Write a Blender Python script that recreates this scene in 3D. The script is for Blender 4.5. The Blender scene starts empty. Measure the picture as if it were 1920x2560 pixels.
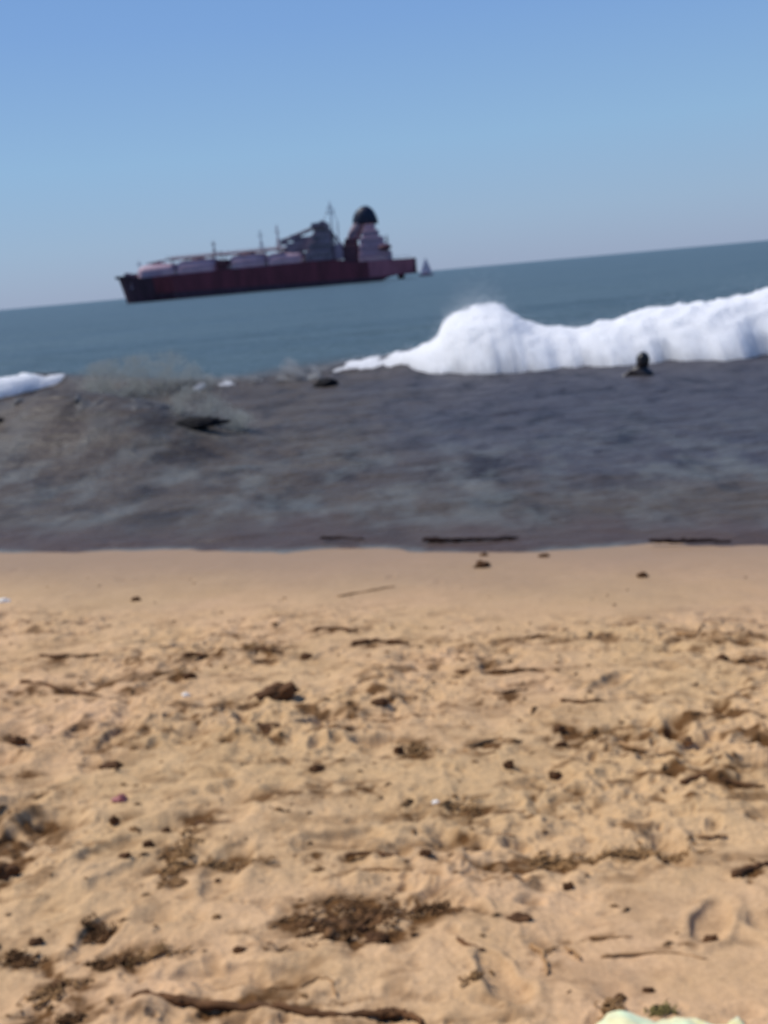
import bpy, bmesh, math, random
import numpy as np
from mathutils import Vector, Matrix, noise as mnoise

random.seed(7)
sc = bpy.context.scene
COL = sc.collection
PI = math.pi

# ------------------------------------------------------------------ camera
H = 2.3                      # eye above sea level (m)
FPX = 2745.0                 # focal length in pixels of the 1920x2560 photo
PITCH = math.radians(12.13)  # looking down
ROLL = math.radians(5.2)     # phone held tilted
fwd = Vector((0, math.cos(PITCH), -math.sin(PITCH)))
r0 = Vector((1, 0, 0)); u0 = r0.cross(fwd)
right = r0 * math.cos(ROLL) - u0 * math.sin(ROLL)
up = r0 * math.sin(ROLL) + u0 * math.cos(ROLL)
cam_d = bpy.data.cameras.new("camera")
cam = bpy.data.objects.new("camera", cam_d); COL.objects.link(cam)
M = Matrix((right, up, -fwd)).transposed().to_4x4()
M.translation = Vector((0, 0, H))
cam.matrix_world = M
cam_d.sensor_fit = 'VERTICAL'; cam_d.sensor_height = 24.0
cam_d.lens = 24.0 * FPX / 2560
cam_d.clip_start = 0.05; cam_d.clip_end = 60000
cam_d.dof.use_dof = True            # the phone had focused too close: everything is a little soft
cam_d.dof.focus_distance = 0.30
cam_d.dof.aperture_fstop = 18
sc.camera = cam
E0 = np.array((0, 0, H))

def ray(px, py):
    d = fwd * FPX + right * (px - 960) - up * (py - 1280)
    return d.normalized()
def on_z(px, py, z=0.0):
    d = ray(px, py); t = (z - H) / d.z
    return Vector((d.x * t, d.y * t, z))
def on_y(px, py, Y):
    d = ray(px, py); t = Y / d.y
    return Vector((d.x * t, Y, H + d.z * t))

# ------------------------------------------------------------------ helpers
def tag(o, label=None, cat=None, group=None, kind=None):
    if label: o['label'] = label
    if cat: o['category'] = cat
    if group: o['group'] = group
    if kind: o['kind'] = kind
    return o
def link(name, me, mat=None, parent=None):
    o = bpy.data.objects.new(name, me); COL.objects.link(o)
    if mat: me.materials.append(mat)
    if parent: o.parent = parent
    return o
def empty(name, loc, rz=0):
    o = bpy.data.objects.new(name, None); COL.objects.link(o)
    o.location = loc; o.rotation_euler = (0, 0, rz); o.empty_display_size = .3
    return o
def from_bm(name, bm, mat, parent=None, smooth=True):
    me = bpy.data.meshes.new(name); bm.normal_update(); bm.to_mesh(me); bm.free()
    if smooth: me.polygons.foreach_set('use_smooth', [True] * len(me.polygons))
    return link(name, me, mat, parent)
def grid_mesh(name, P, wrap=False, smooth=True):
    """P: (rows, cols, 3)"""
    R, Cn, _ = P.shape
    me = bpy.data.meshes.new(name)
    i = np.arange(R - 1)[:, None]; j = np.arange(Cn if wrap else Cn - 1)[None, :]
    j2 = (j + 1) % Cn
    a = i * Cn + j; b = i * Cn + j2; c = (i + 1) * Cn + j2; d = (i + 1) * Cn + j
    F = np.stack([a, b, c, d], -1).reshape(-1, 4).astype(np.int32)
    me.vertices.add(R * Cn); me.vertices.foreach_set('co', P.reshape(-1).astype(np.float32))
    me.loops.add(F.size); me.loops.foreach_set('vertex_index', F.reshape(-1))
    me.polygons.add(len(F)); me.polygons.foreach_set('loop_start', np.arange(0, F.size, 4, dtype=np.int32))
    me.update(calc_edges=True)
    if smooth: me.polygons.foreach_set('use_smooth', np.ones(len(F), dtype=bool))
    return me
def attr(me, name, arr):
    a = me.attributes.new(name, 'FLOAT', 'POINT')
    a.data.foreach_set('value', arr.reshape(-1).astype(np.float32))

# numpy gradient noise
def _h(ix, iy, seed):
    n = (ix.astype(np.int64) * 374761393 + iy.astype(np.int64) * 668265263 + seed * 1442695041) & 0xffffffff
    n = ((n ^ (n >> 13)) * 1274126177) & 0xffffffff
    n = ((n ^ (n >> 16)) * 2246822519) & 0xffffffff
    return (n ^ (n >> 15)) & 0xffffffff
def h01(ix, iy, seed): return _h(ix, iy, seed) / 4294967295.0
def pn(x, y, seed=0):
    x0 = np.floor(x); y0 = np.floor(y); fx = x - x0; fy = y - y0
    ux = fx * fx * fx * (fx * (fx * 6 - 15) + 10); uy = fy * fy * fy * (fy * (fy * 6 - 15) + 10)
    def g(dx, dy):
        a = h01(x0 + dx, y0 + dy, seed) * 2 * PI
        return np.cos(a) * (fx - dx) + np.sin(a) * (fy - dy)
    a = g(0, 0) * (1 - ux) + g(1, 0) * ux
    b = g(0, 1) * (1 - ux) + g(1, 1) * ux
    return (a * (1 - uy) + b * uy) * 1.5
def fbm(x, y, o=4, seed=0, g=.5):
    r = 0; a = 1
    for k in range(o):
        r = r + a * pn(x * 2 ** k, y * 2 ** k, seed + k * 17); a *= g
    return r
def billow(x, y, o=4, seed=0, g=.5):
    r = 0; a = 1
    for k in range(o):
        r = r + a * (1 - 2.2 * np.abs(pn(x * 2 ** k, y * 2 ** k, seed + k * 17))); a *= g
    return r
def ss(a, b, x):
    t = np.clip((x - a) / (b - a), 0, 1); return t * t * (3 - 2 * t)
def pits(x, y, cell, rmin, rmax, prob, seed):
    """random round dents, one candidate per cell; returns 0..1 depth and rim"""
    x0 = np.floor(x / cell); y0 = np.floor(y / cell); D = np.zeros_like(x)
    for dx in (-1, 0, 1):
        for dy in (-1, 0, 1):
            ix = x0 + dx; iy = y0 + dy
            cx = (ix + h01(ix, iy, seed)) * cell; cy = (iy + h01(ix, iy, seed + 1)) * cell
            r = rmin + (rmax - rmin) * h01(ix, iy, seed + 2) ** 2
            on = h01(ix, iy, seed + 3) < prob
            an = h01(ix, iy, seed + 4) * PI; st = 1 + 1.3 * h01(ix, iy, seed + 5)
            ex = (x - cx) * np.cos(an) + (y - cy) * np.sin(an); ey = -(x - cx) * np.sin(an) + (y - cy) * np.cos(an)
            d = np.sqrt((ex / st) ** 2 + ey ** 2) / r
            prof = np.where(d < 1, (1 - d * d) ** 1.5, 0) - .25 * np.exp(-((d - 1.15) / .22) ** 2)
            D = D + np.where(on, prof * (r / rmax), 0)
    return D

# ------------------------------------------------------------------ materials
class NT:
    def __init__(s, name):
        s.m = bpy.data.materials.new(name); s.m.use_nodes = True
        s.t = s.m.node_tree; s.t.nodes.clear()
        s.out = s.n('ShaderNodeOutputMaterial')
    def n(s, t, **k):
        x = s.t.nodes.new(t)
        for a, b in k.items(): setattr(x, a, b)
        return x
    def l(s, a, b): s.t.links.new(a, b)
    def pr(s, **k):
        p = s.n('ShaderNodeBsdfPrincipled')
        for a, b in k.items():
            i = p.inputs[a.replace('_', ' ')]
            if hasattr(b, 'is_output'): s.l(b, i)
            else: i.default_value = b if not isinstance(b, tuple) or len(b) != 3 else (*b, 1)
        s.l(p.outputs[0], s.out.inputs[0]); return p
    def coord(s, scale=(1, 1, 1), obj=True):
        tc = s.n('ShaderNodeTexCoord'); mp = s.n('ShaderNodeMapping'); mp.inputs['Scale'].default_value = scale
        s.l(tc.outputs['Object'], mp.inputs['Vector']); return mp.outputs[0]
    def noise(s, v, scale, detail=4, rough=.55, dist=0):
        x = s.n('ShaderNodeTexNoise'); x.inputs['Scale'].default_value = scale
        x.inputs['Detail'].default_value = detail; x.inputs['Roughness'].default_value = rough; x.inputs['Distortion'].default_value = dist
        s.l(v, x.inputs['Vector']); return x.outputs[0]
    def ramp(s, f, stops):
        x = s.n('ShaderNodeValToRGB'); e = x.color_ramp.elements
        while len(e) < len(stops): e.new(.5)
        for q, (p, c) in zip(e, stops): q.position = p; q.color = (*c, 1) if len(c) == 3 else c
        s.l(f, x.inputs[0]); return x.outputs[0]
    def mix(s, f, a, b, mode='MIX'):
        x = s.n('ShaderNodeMix', data_type='RGBA', blend_type=mode)
        for k, i in ((f, 0), (a, 6), (b, 7)):
            if hasattr(k, 'is_output'): s.l(k, x.inputs[i])
            else: x.inputs[i].default_value = k if i == 0 else (*k, 1)
        return x.outputs[2]
    def math(s, op, a, b=None, clamp=False):
        x = s.n('ShaderNodeMath', operation=op); x.use_clamp = clamp
        for k, i in ((a, 0), (b, 1)):
            if k is None: continue
            if hasattr(k, 'is_output'): s.l(k, x.inputs[i])
            else: x.inputs[i].default_value = k
        return x.outputs[0]
    def at(s, name):
        x = s.n('ShaderNodeAttribute'); x.attribute_name = name; return x.outputs['Fac']
    def bump(s, h, strength, dist=.01):
        x = s.n('ShaderNodeBump'); x.inputs['Distance'].default_value = dist
        if hasattr(strength, 'is_output'): s.l(strength, x.inputs['Strength'])
        else: x.inputs['Strength'].default_value = strength
        s.l(h, x.inputs['Height']); return x.outputs[0]

def plain(name, c, rough=.6, vary=.25, scale=1.0, spec=.4, streak=False):
    t = NT(name)
    v = t.coord((1, 1, .15) if streak else (1, 1, 1))
    f = t.noise(v, scale, 5, .6)
    lo = tuple(x * (1 - vary) for x in c); hi = tuple(min(1, x * (1 + vary)) for x in c)
    col = t.ramp(f, [(.3, lo), (.7, hi)])
    t.pr(Base_Color=col, Roughness=rough, Specular_IOR_Level=spec)
    return t.m

def mat_sand():
    t = NT('sand'); v = t.coord()
    big = t.noise(v, .55, 4, .5); mid = t.noise(v, 3.0, 4, .6); fine = t.noise(v, 60, 4, .7)
    c = t.mix(t.ramp(big, [(.4, (0, 0, 0)), (.62, (1, 1, 1))]), SAND_A, SAND_B)
    c = t.mix(t.ramp(mid, [(.35, (1, 1, 1)), (.65, (0, 0, 0))]), c, t.mix(.5, c, SAND_C))
    c = t.mix(t.math('MULTIPLY', t.at('dent'), 1.0, True), c, SAND_D)  # brown in pits and footprints paints in their shade, besides plain brown smudges
    g = t.ramp(fine, [(.25, (.80, .78, .76)), (.7, (1.08, 1.08, 1.08))])
    c = t.mix(1.0, c, g, 'MULTIPLY')
    wet = t.at('wet')
    c = t.mix(t.math('MULTIPLY', wet, .8, True), c, SAND_WET)
    rg = t.math('SUBTRACT', .9, t.math('MULTIPLY', wet, .3))
    b = t.bump(t.noise(v, 90, 3, .7), t.math('SUBTRACT', .5, t.math('MULTIPLY', wet, .4)), .006)
    t.pr(Base_Color=c, Roughness=rg, Specular_IOR_Level=.15, Normal=b)
    return t.m
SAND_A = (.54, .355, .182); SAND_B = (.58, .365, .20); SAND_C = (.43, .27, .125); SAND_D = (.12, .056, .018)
SAND_WET = (.25, .165, .105)

def mat_water():
    t = NT('sea_water'); v = t.coord()
    silt = t.at('silt'); foam = t.at('foam')
    n1 = t.noise(t.coord((.25, 1, 1)), 1.1, 5, .6, .6)
    brown = t.ramp(n1, [(.3, (.056, .043, .033)), (.5, (.070, .055, .043)), (.7, (.090, .075, .060))])
    lav = t.at('lavender')
    brown = t.mix(lav, brown, t.mix(.65, brown, (.050, .053, .070)))  # sky reflection painted into the water as a lavender tint
    dk = t.ramp(t.noise(t.coord((1.3, .6, 1)), 1.0, 4, .6, .5), [(.34, (.50, .50, .52)), (.48, (1, 1, 1)), (.7, (1.15, 1.15, 1.13))])
    brown = t.mix(1.0, brown, dk, 'MULTIPLY')
    brown = t.mix(t.at('edge'), brown, (.072, .050, .042))
    n2 = t.noise(t.coord((.02, .1, 1)), 1.0, 5, .6)
    teal = t.ramp(n2, [(.3, (.050, .078, .086)), (.7, (.066, .096, .098))])
    c = t.mix(silt, teal, brown)
    c = t.mix(foam, c, (.15, .16, .15))
    h = t.math('ADD', t.noise(t.coord((.5, 1.2, 1)), 3.2, 5, .6, .4), t.math('MULTIPLY', t.noise(t.coord((.05, .12, 1)), 3.0, 4, .6), 2.0))
    b = t.bump(h, .75, .16)
    rg = t.math('ADD', .34, t.math('MULTIPLY', t.math('MAXIMUM', silt, foam), .12))
    t.pr(Base_Color=c, Roughness=rg, IOR=1.33, Specular_IOR_Level=.19, Normal=b)
    return t.m

def mat_foam():
    t = NT('sea_foam'); v = t.coord()
    f = t.noise(v, 2.2, 6, .65)
    c = t.ramp(f, [(.3, (.93, .95, .97)), (.6, (.98, .98, .98))])
    dirt = t.at('dirt')
    c = t.mix(dirt, c, (.22, .21, .21))
    b = t.bump(t.noise(v, 5, 4, .6), .25, .05)
    p = t.pr(Base_Color=c, Roughness=.9, Specular_IOR_Level=.1, Normal=b, Subsurface_Weight=1.0, Subsurface_Scale=1.0)
    p.inputs['Subsurface Radius'].default_value = (1, 1, 1)
    tr = t.n('ShaderNodeBsdfTranslucent'); t.l(c, tr.inputs[0])
    ms = t.n('ShaderNodeMixShader'); ms.inputs[0].default_value = .3
    t.l(p.outputs[0], ms.inputs[1]); t.l(tr.outputs[0], ms.inputs[2]); t.l(ms.outputs[0], t.out.inputs[0])
    return t.m
SAND = mat_sand(); WATER = mat_water(); FOAM = mat_foam()

# ------------------------------------------------------------------ beach
S0 = on_z(960, 1372); SR = on_z(1920, 1368); SL = on_z(0, 1385)
sd = (SR - SL).normalized(); sn = Vector((-sd.y, sd.x, 0))      # along the shore, out to sea
SP0 = (S0.x, S0.y)
def s_of(x, y): return (x - SP0[0]) * sn.x + (y - SP0[1]) * sn.y
def a_of(x, y): return (x - SP0[0]) * sd.x + (y - SP0[1]) * sd.y
rs = random.Random(3)
FEET = []
for k in range(230):
    s = -rs.uniform(2.6, 9.5); a = rs.uniform(-7, 7)
    x = SP0[0] + sn.x * s + sd.x * a; y = SP0[1] + sn.y * s + sd.y * a
    FEET.append((x, y, rs.uniform(0, PI), rs.uniform(.13, .2), rs.uniform(.045, .075), rs.uniform(.008, .024)))
# slightly sunken patches of dark brown sand: photo pixel centre, half widths, strength
DARK_PATCH = []
for (px, py, hw, hh, k) in ((880, 2290, 190, 55, 1), (930, 2340, 70, 40, 1), (1050, 2270, 90, 30, .7), (245, 2335, 45, 28, .9), (40, 2395, 90, 16, 1), (230, 2402, 120, 12, .9), (360, 2385, 110, 28, .6),
        (140, 2470, 60, 60, .8), (120, 2520, 90, 30, .4), (640, 2515, 330, 14, .8), (940, 2538, 90, 14, 1), (20, 2165, 50, 40, .9), (450, 2120, 40, 75, .8), (560, 2150, 120, 18, .7), (500, 2060, 70, 25, .6),
        (380, 2200, 60, 26, .5), (1380, 2145, 80, 22, .8), (1600, 2135, 180, 9, .6), (1880, 2190, 50, 30, .8), (1800, 1958, 90, 10, .8), (1030, 1872, 70, 28, .9), (1220, 1868, 80, 22, .7), (1405, 1840, 60, 45, .7),
        (1520, 1840, 80, 22, .6), (1250, 1745, 90, 14, .7), (1060, 1790, 90, 16, .5), (1260, 1675, 130, 10, .7), (940, 1606, 90, 12, .8), (840, 1573, 80, 8, .7), (660, 1628, 80, 18, .8), (500, 1640, 60, 12, .6),
        (170, 1644, 90, 9, .8), (140, 1720, 130, 12, .8), (430, 1690, 60, 25, .7), (690, 1820, 60, 10, .6), (360, 1810, 110, 12, .4), (240, 1880, 110, 12, .4), (120, 1990, 90, 14, .5), (60, 1940, 60, 10, .6),
        (830, 2135, 120, 10, .7), (960, 2178, 90, 9, .6), (760, 2160, 120, 12, .5), (720, 1990, 90, 22, .5), (900, 1975, 90, 22, .5), (1050, 2030, 110, 22, .5), (1200, 2020, 90, 10, .5), (1430, 2000, 90, 22, .5),
        (1360, 2400, 55, 40, .5), (1480, 2345, 120, 9, .5), (1700, 2370, 110, 9, .4), (1720, 1590, 60, 16, .6), (1830, 1606, 80, 8, .6), (1850, 1655, 50, 14, .5), (1720, 1795, 90, 9, .5), (1330, 1600, 80, 8, .6),
        (640, 1900, 110, 10, .5), (820, 1905, 90, 9, .5), (560, 1860, 90, 10, .4), (1560, 1870, 70, 10, .6), (770, 2470, 60, 26, .4), (600, 2330, 40, 9, .3)):
    def g_(x, y, z=.0):
        z = .35
        for _ in range(8):
            q = on_z(x, y, z); z = .5 * z + .5 * min(.79, max(0, -.088 * s_of(q.x, q.y)))
        return q
    c_ = g_(px, py); e_ = g_(px + hw, py); f_ = g_(px, py - hh)
    DARK_PATCH.append((c_.x, c_.y, (e_ - c_).length, (f_ - c_).length, k))
def ground(x, y, detail=True):
    s = s_of(x, y)
    z = -.088 * np.clip(s, -9, 22) + .0 * x
    z = np.where(s < -9, .79 + .35 * (1 - np.exp((s + 9) / 12)), z)
    z = z + .016 * fbm(x * .5, y * .5, 3, 5) * ss(.2, -1.5, s)
    dent = np.zeros_like(x)
    if detail:
        rough = ss(-1.9, -3.4, s + .5 * pn(x * .8, y * .8, 31)) * ss(-16, -11, s)
        mask = rough * (.5 + .75 * ss(-.25, .35, pn(x * .9, y * .9, 77))) * (1 - .6 * np.exp(-((x - .75) / .65) ** 2 - ((y - 2.5) / .65) ** 2))
        z = z + mask * (.030 * fbm(x * 3.3, y * 3.3, 3, 11) + .013 * fbm(x * 12, y * 12, 3, 15))
        p1 = pits(x, y, .26, .03, .09, .60, 101); p2 = pits(x, y, .10, .012, .036, .50, 201); p3 = pits(x, y, .045, .006, .016, .40, 301)
        z = z - mask * (.042 * p1 + .020 * p2 + .007 * p3)
        brk = fbm(x * 9, y * 9, 3, 19)
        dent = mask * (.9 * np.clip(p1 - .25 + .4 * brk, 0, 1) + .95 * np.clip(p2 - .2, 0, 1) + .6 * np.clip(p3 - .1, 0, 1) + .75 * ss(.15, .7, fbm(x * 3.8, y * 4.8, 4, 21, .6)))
        sp = ss(-.4, -1.0, s) * (1 - rough)
        p4 = pits(x, y, .45, .015, .05, .35, 401); z = z - sp * .012 * p4; dent = dent + sp * .5 * np.clip(p4 - .2, 0, 1)
        z = z + sp * .004 * fbm(x * 5, y * 5, 3, 51)
        for (cx, cy, rx_, ry_, k) in DARK_PATCH:
            m = (np.abs(x - cx) < rx_ * 1.7) & (np.abs(y - cy) < ry_ * 1.7)
            if not m.any(): continue
            d = ((x[m] - cx) / rx_) ** 2 + ((y[m] - cy) / ry_) ** 2
            nb = fbm(x[m] * 9, y[m] * 9, 4, 33, .65)
            a_ = k * np.exp(-d * 1.3) * ss(-.45, .55, nb)
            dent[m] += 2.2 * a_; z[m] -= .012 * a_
        stk = ss(.12, .6, fbm(x * 1.9, y * 5.5, 4, 35, .6)) * ss(-.3, .4, fbm(x * 8, y * 14, 3, 37))
        dent = dent + mask * .75 * stk
        for (fx, fy, an, L, Wd, dp) in FEET:
            m = (np.abs(x - fx) < .4) & (np.abs(y - fy) < .4)
            if not m.any(): continue
            xx = x[m] - fx; yy = y[m] - fy
            ex = xx * math.cos(an) + yy * math.sin(an); ey = -xx * math.sin(an) + yy * math.cos(an)
            d = np.sqrt((ex / L) ** 2 + (ey / Wd) ** 2)
            d = d + .25 * pn(xx * 12 + fx * 7, yy * 12, 9)
            z[m] += -dp * np.where(d < 1, (1 - d ** 4), 0) + dp * .35 * np.exp(-((d - 1.2) / .25) ** 2)
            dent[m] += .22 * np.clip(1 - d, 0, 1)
    return z, dent
def gz(x, y, detail=True):
    z, _ = ground(np.array([float(x)]), np.array([float(y)]), detail); return float(z[0])
def on_sand(px, py):
    z = .4
    for _ in range(12):
        p = on_z(px, py, z); z = .5 * z + .5 * gz(p.x, p.y, False)
    p = on_z(px, py, z); p.z = gz(p.x, p.y); return p

def phis(n_in, n_out, half):
    a = np.linspace(-half, half, n_in)
    t = np.linspace(0, 1, n_out + 1)[1:]
    b = half + (PI - half) * t ** 1.6
    return np.concatenate([-b[::-1][1:], a, b])   # -pi .. pi without the duplicate
ph = phis(900, 60, math.radians(23))
dep = np.linspace(math.radians(43), math.radians(9.5), 780)
r = 1.75 / np.tan(dep)
r = np.concatenate([[.01, .5, 1.0, 1.4], r[r > 1.6], np.array([11.5, 12.5, 14, 17, 22, 30, 45, 70, 110, 200, 400])])
Rg, Pg = np.meshgrid(r, ph, indexing='ij')
X = Rg * np.sin(Pg); Y = Rg * np.cos(Pg)
Z, D = ground(X.copy(), Y.copy())
far = Rg > 60
Z = np.where(far & (s_of(X, Y) > 0), np.minimum(Z, -2), Z)
me = grid_mesh('beach', np.stack([X, Y, Z], -1), wrap=True)
S = s_of(X, Y)
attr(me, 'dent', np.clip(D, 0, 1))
attr(me, 'wet', ss(-3.4, -.1, S + .35 * fbm(X * .7, Y * .7, 3, 91)) )
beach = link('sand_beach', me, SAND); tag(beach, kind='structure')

# ------------------------------------------------------------------ sea
RA = [(-700, 1070, 985), (-400, 1045, 968), (-150, 1020, 955), (0, 1008, 944), (87, 990, 927), (156, 972, 922), (190, 972, 935), (231, 990, 938), (330, 1000, 942),
      (428, 1000, 946), (480, 998, 950), (540, 985, 950), (640, 965, 945), (700, 955, 932), (740, 952, 928), (790, 948, 928), (870, 940, 900),
      (960, 930, 881), (1076, 944, 858), (1099, 944, 838), (1113, 942, 793), (1160, 940, 772), (1215, 939, 757), (1249, 938, 757),
      (1296, 930, 793), (1342, 928, 808), (1423, 924, 815), (1539, 918, 795), (1614, 914, 770), (1712, 910, 757), (1799, 902, 748),
      (1863, 895, 736), (1930, 887, 716), (2100, 872, 705), (2400, 850, 700), (2900, 820, 690)]
A = []
for (x, yb, yt) in RA:
    b = on_z(x, yb); hpx = yb - yt
    Yc = b.y + .7 + .010 * hpx
    c = on_y(x, yt, Yc)
    A.append((c.x, Yc, c.z, b.y, b.x))
A = np.array(A)
RB = [(-700, 1150, 1050), (-200, 1150, 1020), (0, 1150, 1010), (60, 1150, 992), (130, 1150, 978), (200, 1150, 982), (350, 1150, 998), (430, 1145, 1012),
      (500, 1145, 1046), (560, 1145, 1070), (640, 1140, 1088), (760, 1138, 1118), (900, 1135, 1132)]
B = []
for (x, yb, yt) in RB:
    b = on_z(x, yb); Yc = b.y + 1.9
    c = on_y(x, yt, Yc); B.append((c.x, Yc, max(c.z, 0), b.y))
B = np.array(B)
def smooth_table(T, w):
    xs = np.arange(T[0, 0], T[-1, 0], .03); out = [xs]
    k = np.exp(-(np.arange(-60, 61) * .03 / w) ** 2); k /= k.sum()
    for c in range(1, T.shape[1]):
        v = np.interp(xs, T[:, 0], T[:, c]); out.append(np.convolve(np.pad(v, 60, mode='edge'), k, 'valid'))
    return np.stack(out, 1)
A = smooth_table(A, .07); B = smooth_table(B, .4)
A[:, 1] = np.convolve(np.pad(A[:, 1], 30, mode='edge'), np.ones(61) / 61, 'valid')
A[:, 3] = np.minimum(np.convolve(np.pad(A[:, 3], 30, mode='edge'), np.ones(61) / 61, 'valid'), A[:, 1] - .25)
def ridge(T, X): return [np.interp(X, T[:, 0], T[:, k]) for k in (1, 2, 3)]
def sea_h(x, y):
    s = s_of(x, y)
    Ya, Za, _ = ridge(A, x); Yb, Zb, _ = ridge(B, x)
    wob = .12 * pn(x * 1.5, x * 0 + 3.3, 8)
    da = y - Ya; db = y - Yb + wob
    ha = Za * np.where(da < 0, np.exp(-(da / .95) ** 2), np.exp(-(da / 2.4) ** 2)) * .84 * (1 + .07 * fbm(x * 1.2, y * .3, 3, 66, .5))
    hb = Zb * np.where(db < 0, np.exp(-(np.abs(db) / 2.1) ** 2), np.exp(-(db / .9) ** 2))
    hb = hb * ss(B[-1, 0], B[-1, 0] - .5, x) * (1 + .07 * fbm(x * 1.0, y * .2, 2, 64, .5))
    near = ss(-.2, 3, s)
    off = ss(26, 45, y) * ss(3000, 600, np.hypot(x, y))
    z = near * (.030 * fbm(x * .7, y * 1.3, 4, 61) + .012 * fbm(x * 3, y * 5, 3, 63)) + off * (.13 * fbm(x * .035, y * .12, 4, 65) + .05 * fbm(x * .2, y * .5, 3, 67))
    sw = .022 * np.exp(-((s - .45 - .35 * pn(x * .6, y * .1, 71)) / .16) ** 2) * ss(-.2, .3, pn(x * .9, y * 0, 73))
    edge = .012 * fbm(x * 1.6, y * 1.6, 3, 75) + .034 * pn(x * .55, y * .1, 76)
    return z + ha + hb + sw + edge * (1 - near), ha, hb
ph = phis(760, 60, math.radians(23))
dep = np.concatenate([np.linspace(math.radians(17.5), math.radians(2.2), 760), np.geomspace(math.radians(2.18), math.radians(.0033), 230)])
r = H / np.tan(dep); r = np.concatenate([[3, 4.5, 6], r])
Rg, Pg = np.meshgrid(r, ph, indexing='ij')
X = Rg * np.sin(Pg); Y = Rg * np.cos(Pg)
Z, ha, hb = sea_h(X, Y)
S = s_of(X, Y)
Z = np.where(S < -.6, np.minimum(Z, 0), Z)
me = grid_mesh('sea', np.stack([X, Y, Z], -1), wrap=True)
Ya, Za, _ = ridge(A, X)
silt = ss(7, -1.6, Y - Ya + 1.5 * pn(X * .3, Y * .3, 81))
foam = .45 * ss(-.4, 1.0, fbm(X * 1.5, Y * .75, 4, 83, .65)) * ss(9, 2.5, S)                 # scum near the edge
foam += .12 * ss(.1, .9, fbm(X * .9, Y * .6, 4, 85, .6)) * ss(14, 6, S) * ss(1, 3, S)
gx0 = on_z(215, 1000).x; gx1 = on_z(520, 1000).x                                            # spent wave behind the brown one
patch = ss(gx0 - .2, gx0 + .5, X) * ss(gx1 + .3, gx1 - .4, X) * np.exp(-(np.abs(Y - Ya + .2) / 2.2) ** 4)
foam += .2 * patch * (.8 + .3 * fbm(X * 1.3, Y * 1.3, 3, 87))
Yb, Zb, _ = ridge(B, X)
foam += .3 * np.exp(-((Y - Yb - .75) / .55) ** 2) * ss(on_z(380, 1040).x, on_z(450, 1040).x, X) * ss(on_z(720, 1040).x, on_z(600, 1040).x, X) * (.6 + .6 * fbm(X * 2, Y * 2, 3, 88))
# trailing foam left behind the breaker
foam += .4 * ss(.1, .6, fbm(X * .35, Y * .8, 4, 89, .6)) * np.exp(-((Y - Ya - 2.5) / 1.6) ** 2) * ss(.5, 1.1, Za)
foam = foam * ss(.0, 1.3, S + .3 * fbm(X * 1.2, Y * .6, 3, 90))
dpt = Z - ground(X.copy(), Y.copy(), False)[0]
foam += .85 * np.exp(-(dpt / .010) ** 2) * (dpt > -.02) * (np.abs(S) < 3) * ss(-.45, .25, fbm(X * 1.1, Y * .3, 3, 94))
attr(me, 'lavender', np.clip(ss(-1.5, 2.0, X + 1.2 * fbm(X * .4, Y * .25, 3, 96)) * ss(1.5, 4, S), 0, 1))
attr(me, 'edge', ss(1.5, .1, S + .5 * fbm(X * .9, Y * .5, 3, 92)))
attr(me, 'silt', np.clip(silt, 0, 1)); attr(me, 'foam', np.clip(foam, 0, .9))
sea = link('sea_water', me, WATER); tag(sea, kind='structure')

# ------------------------------------------------------------------ breaking waves
def foam_band(x0, x1, nx, ny, taper, seed, T=None, wide=1.0, lumpy=1.0):
    T = A if T is None else T
    Xs = np.linspace(x0, x1, nx); U = np.linspace(0, 1, ny)
    Xg, Ug = np.meshgrid(Xs, U, indexing='xy')
    Yc, Zc, Yf = ridge(T, Xg)
    Yf = Yc + (Yf - Yc) * wide
    t = np.ones_like(Xg)
    if taper[0]: t *= ss(x0, x0 + taper[0], Xg)
    if taper[1]: t *= ss(x1, x1 - taper[1], Xg)
    uc = .5
    Yback = Yc + .6 + 1.7 * ss(.2, 1.2, Zc)
    jag = .42 * fbm(Xg * .9, Ug * 0 + 2, 4, seed + 3)
    Yy = np.where(Ug < uc, Yf + jag * (1 - Ug / uc) + (Yc - Yf) * (Ug / uc) ** 1.15, Yc + (Yback - Yc) * (Ug - uc) / (1 - uc))
    prof = np.where(Ug < uc, np.sin(PI / 2 * np.clip(Ug / uc, 0, 1)) ** .75, np.cos(PI / 2 * np.clip((Ug - uc) / (1 - uc), 0, 1)) ** .8)
    env = ss(0, .30, Ug) * ss(1, .88, Ug)
    L = billow(Xg * 1.15, Yy * 1.0 + Zc * prof * 1.1, 4, seed, .38)
    amp = (.03 + .048 * np.clip(Zc, 0, 1.4)) * env * t * lumpy
    Zz = (Zc - .06) * prof * t - .12 * (1 - env) - .25 * (1 - t) + amp * (L - .5)
    ff = 1.5 * fbm(Xg * 2.5, Ug * 6, 4, seed + 9, .6)
    Yy = Yy - amp * 1.1 * (billow(Xg * 1.7 + 9, Zz * 2.5, 4, seed + 5, .55) - .5)
    dirt = ss(.15, .0, Ug + .07 * ff) * .6 + .12 * ss(.45, 1.0, fbm(Xg * .8, Yy * 1.4, 4, seed + 11, .6)) * (Ug < .5)
    return np.stack([Xg, Yy, Zz], -1), np.clip(dirt, 0, 1)
def drops(L, p, r, rnd): L.append((p.x, p.y, p.z, r))
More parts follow.
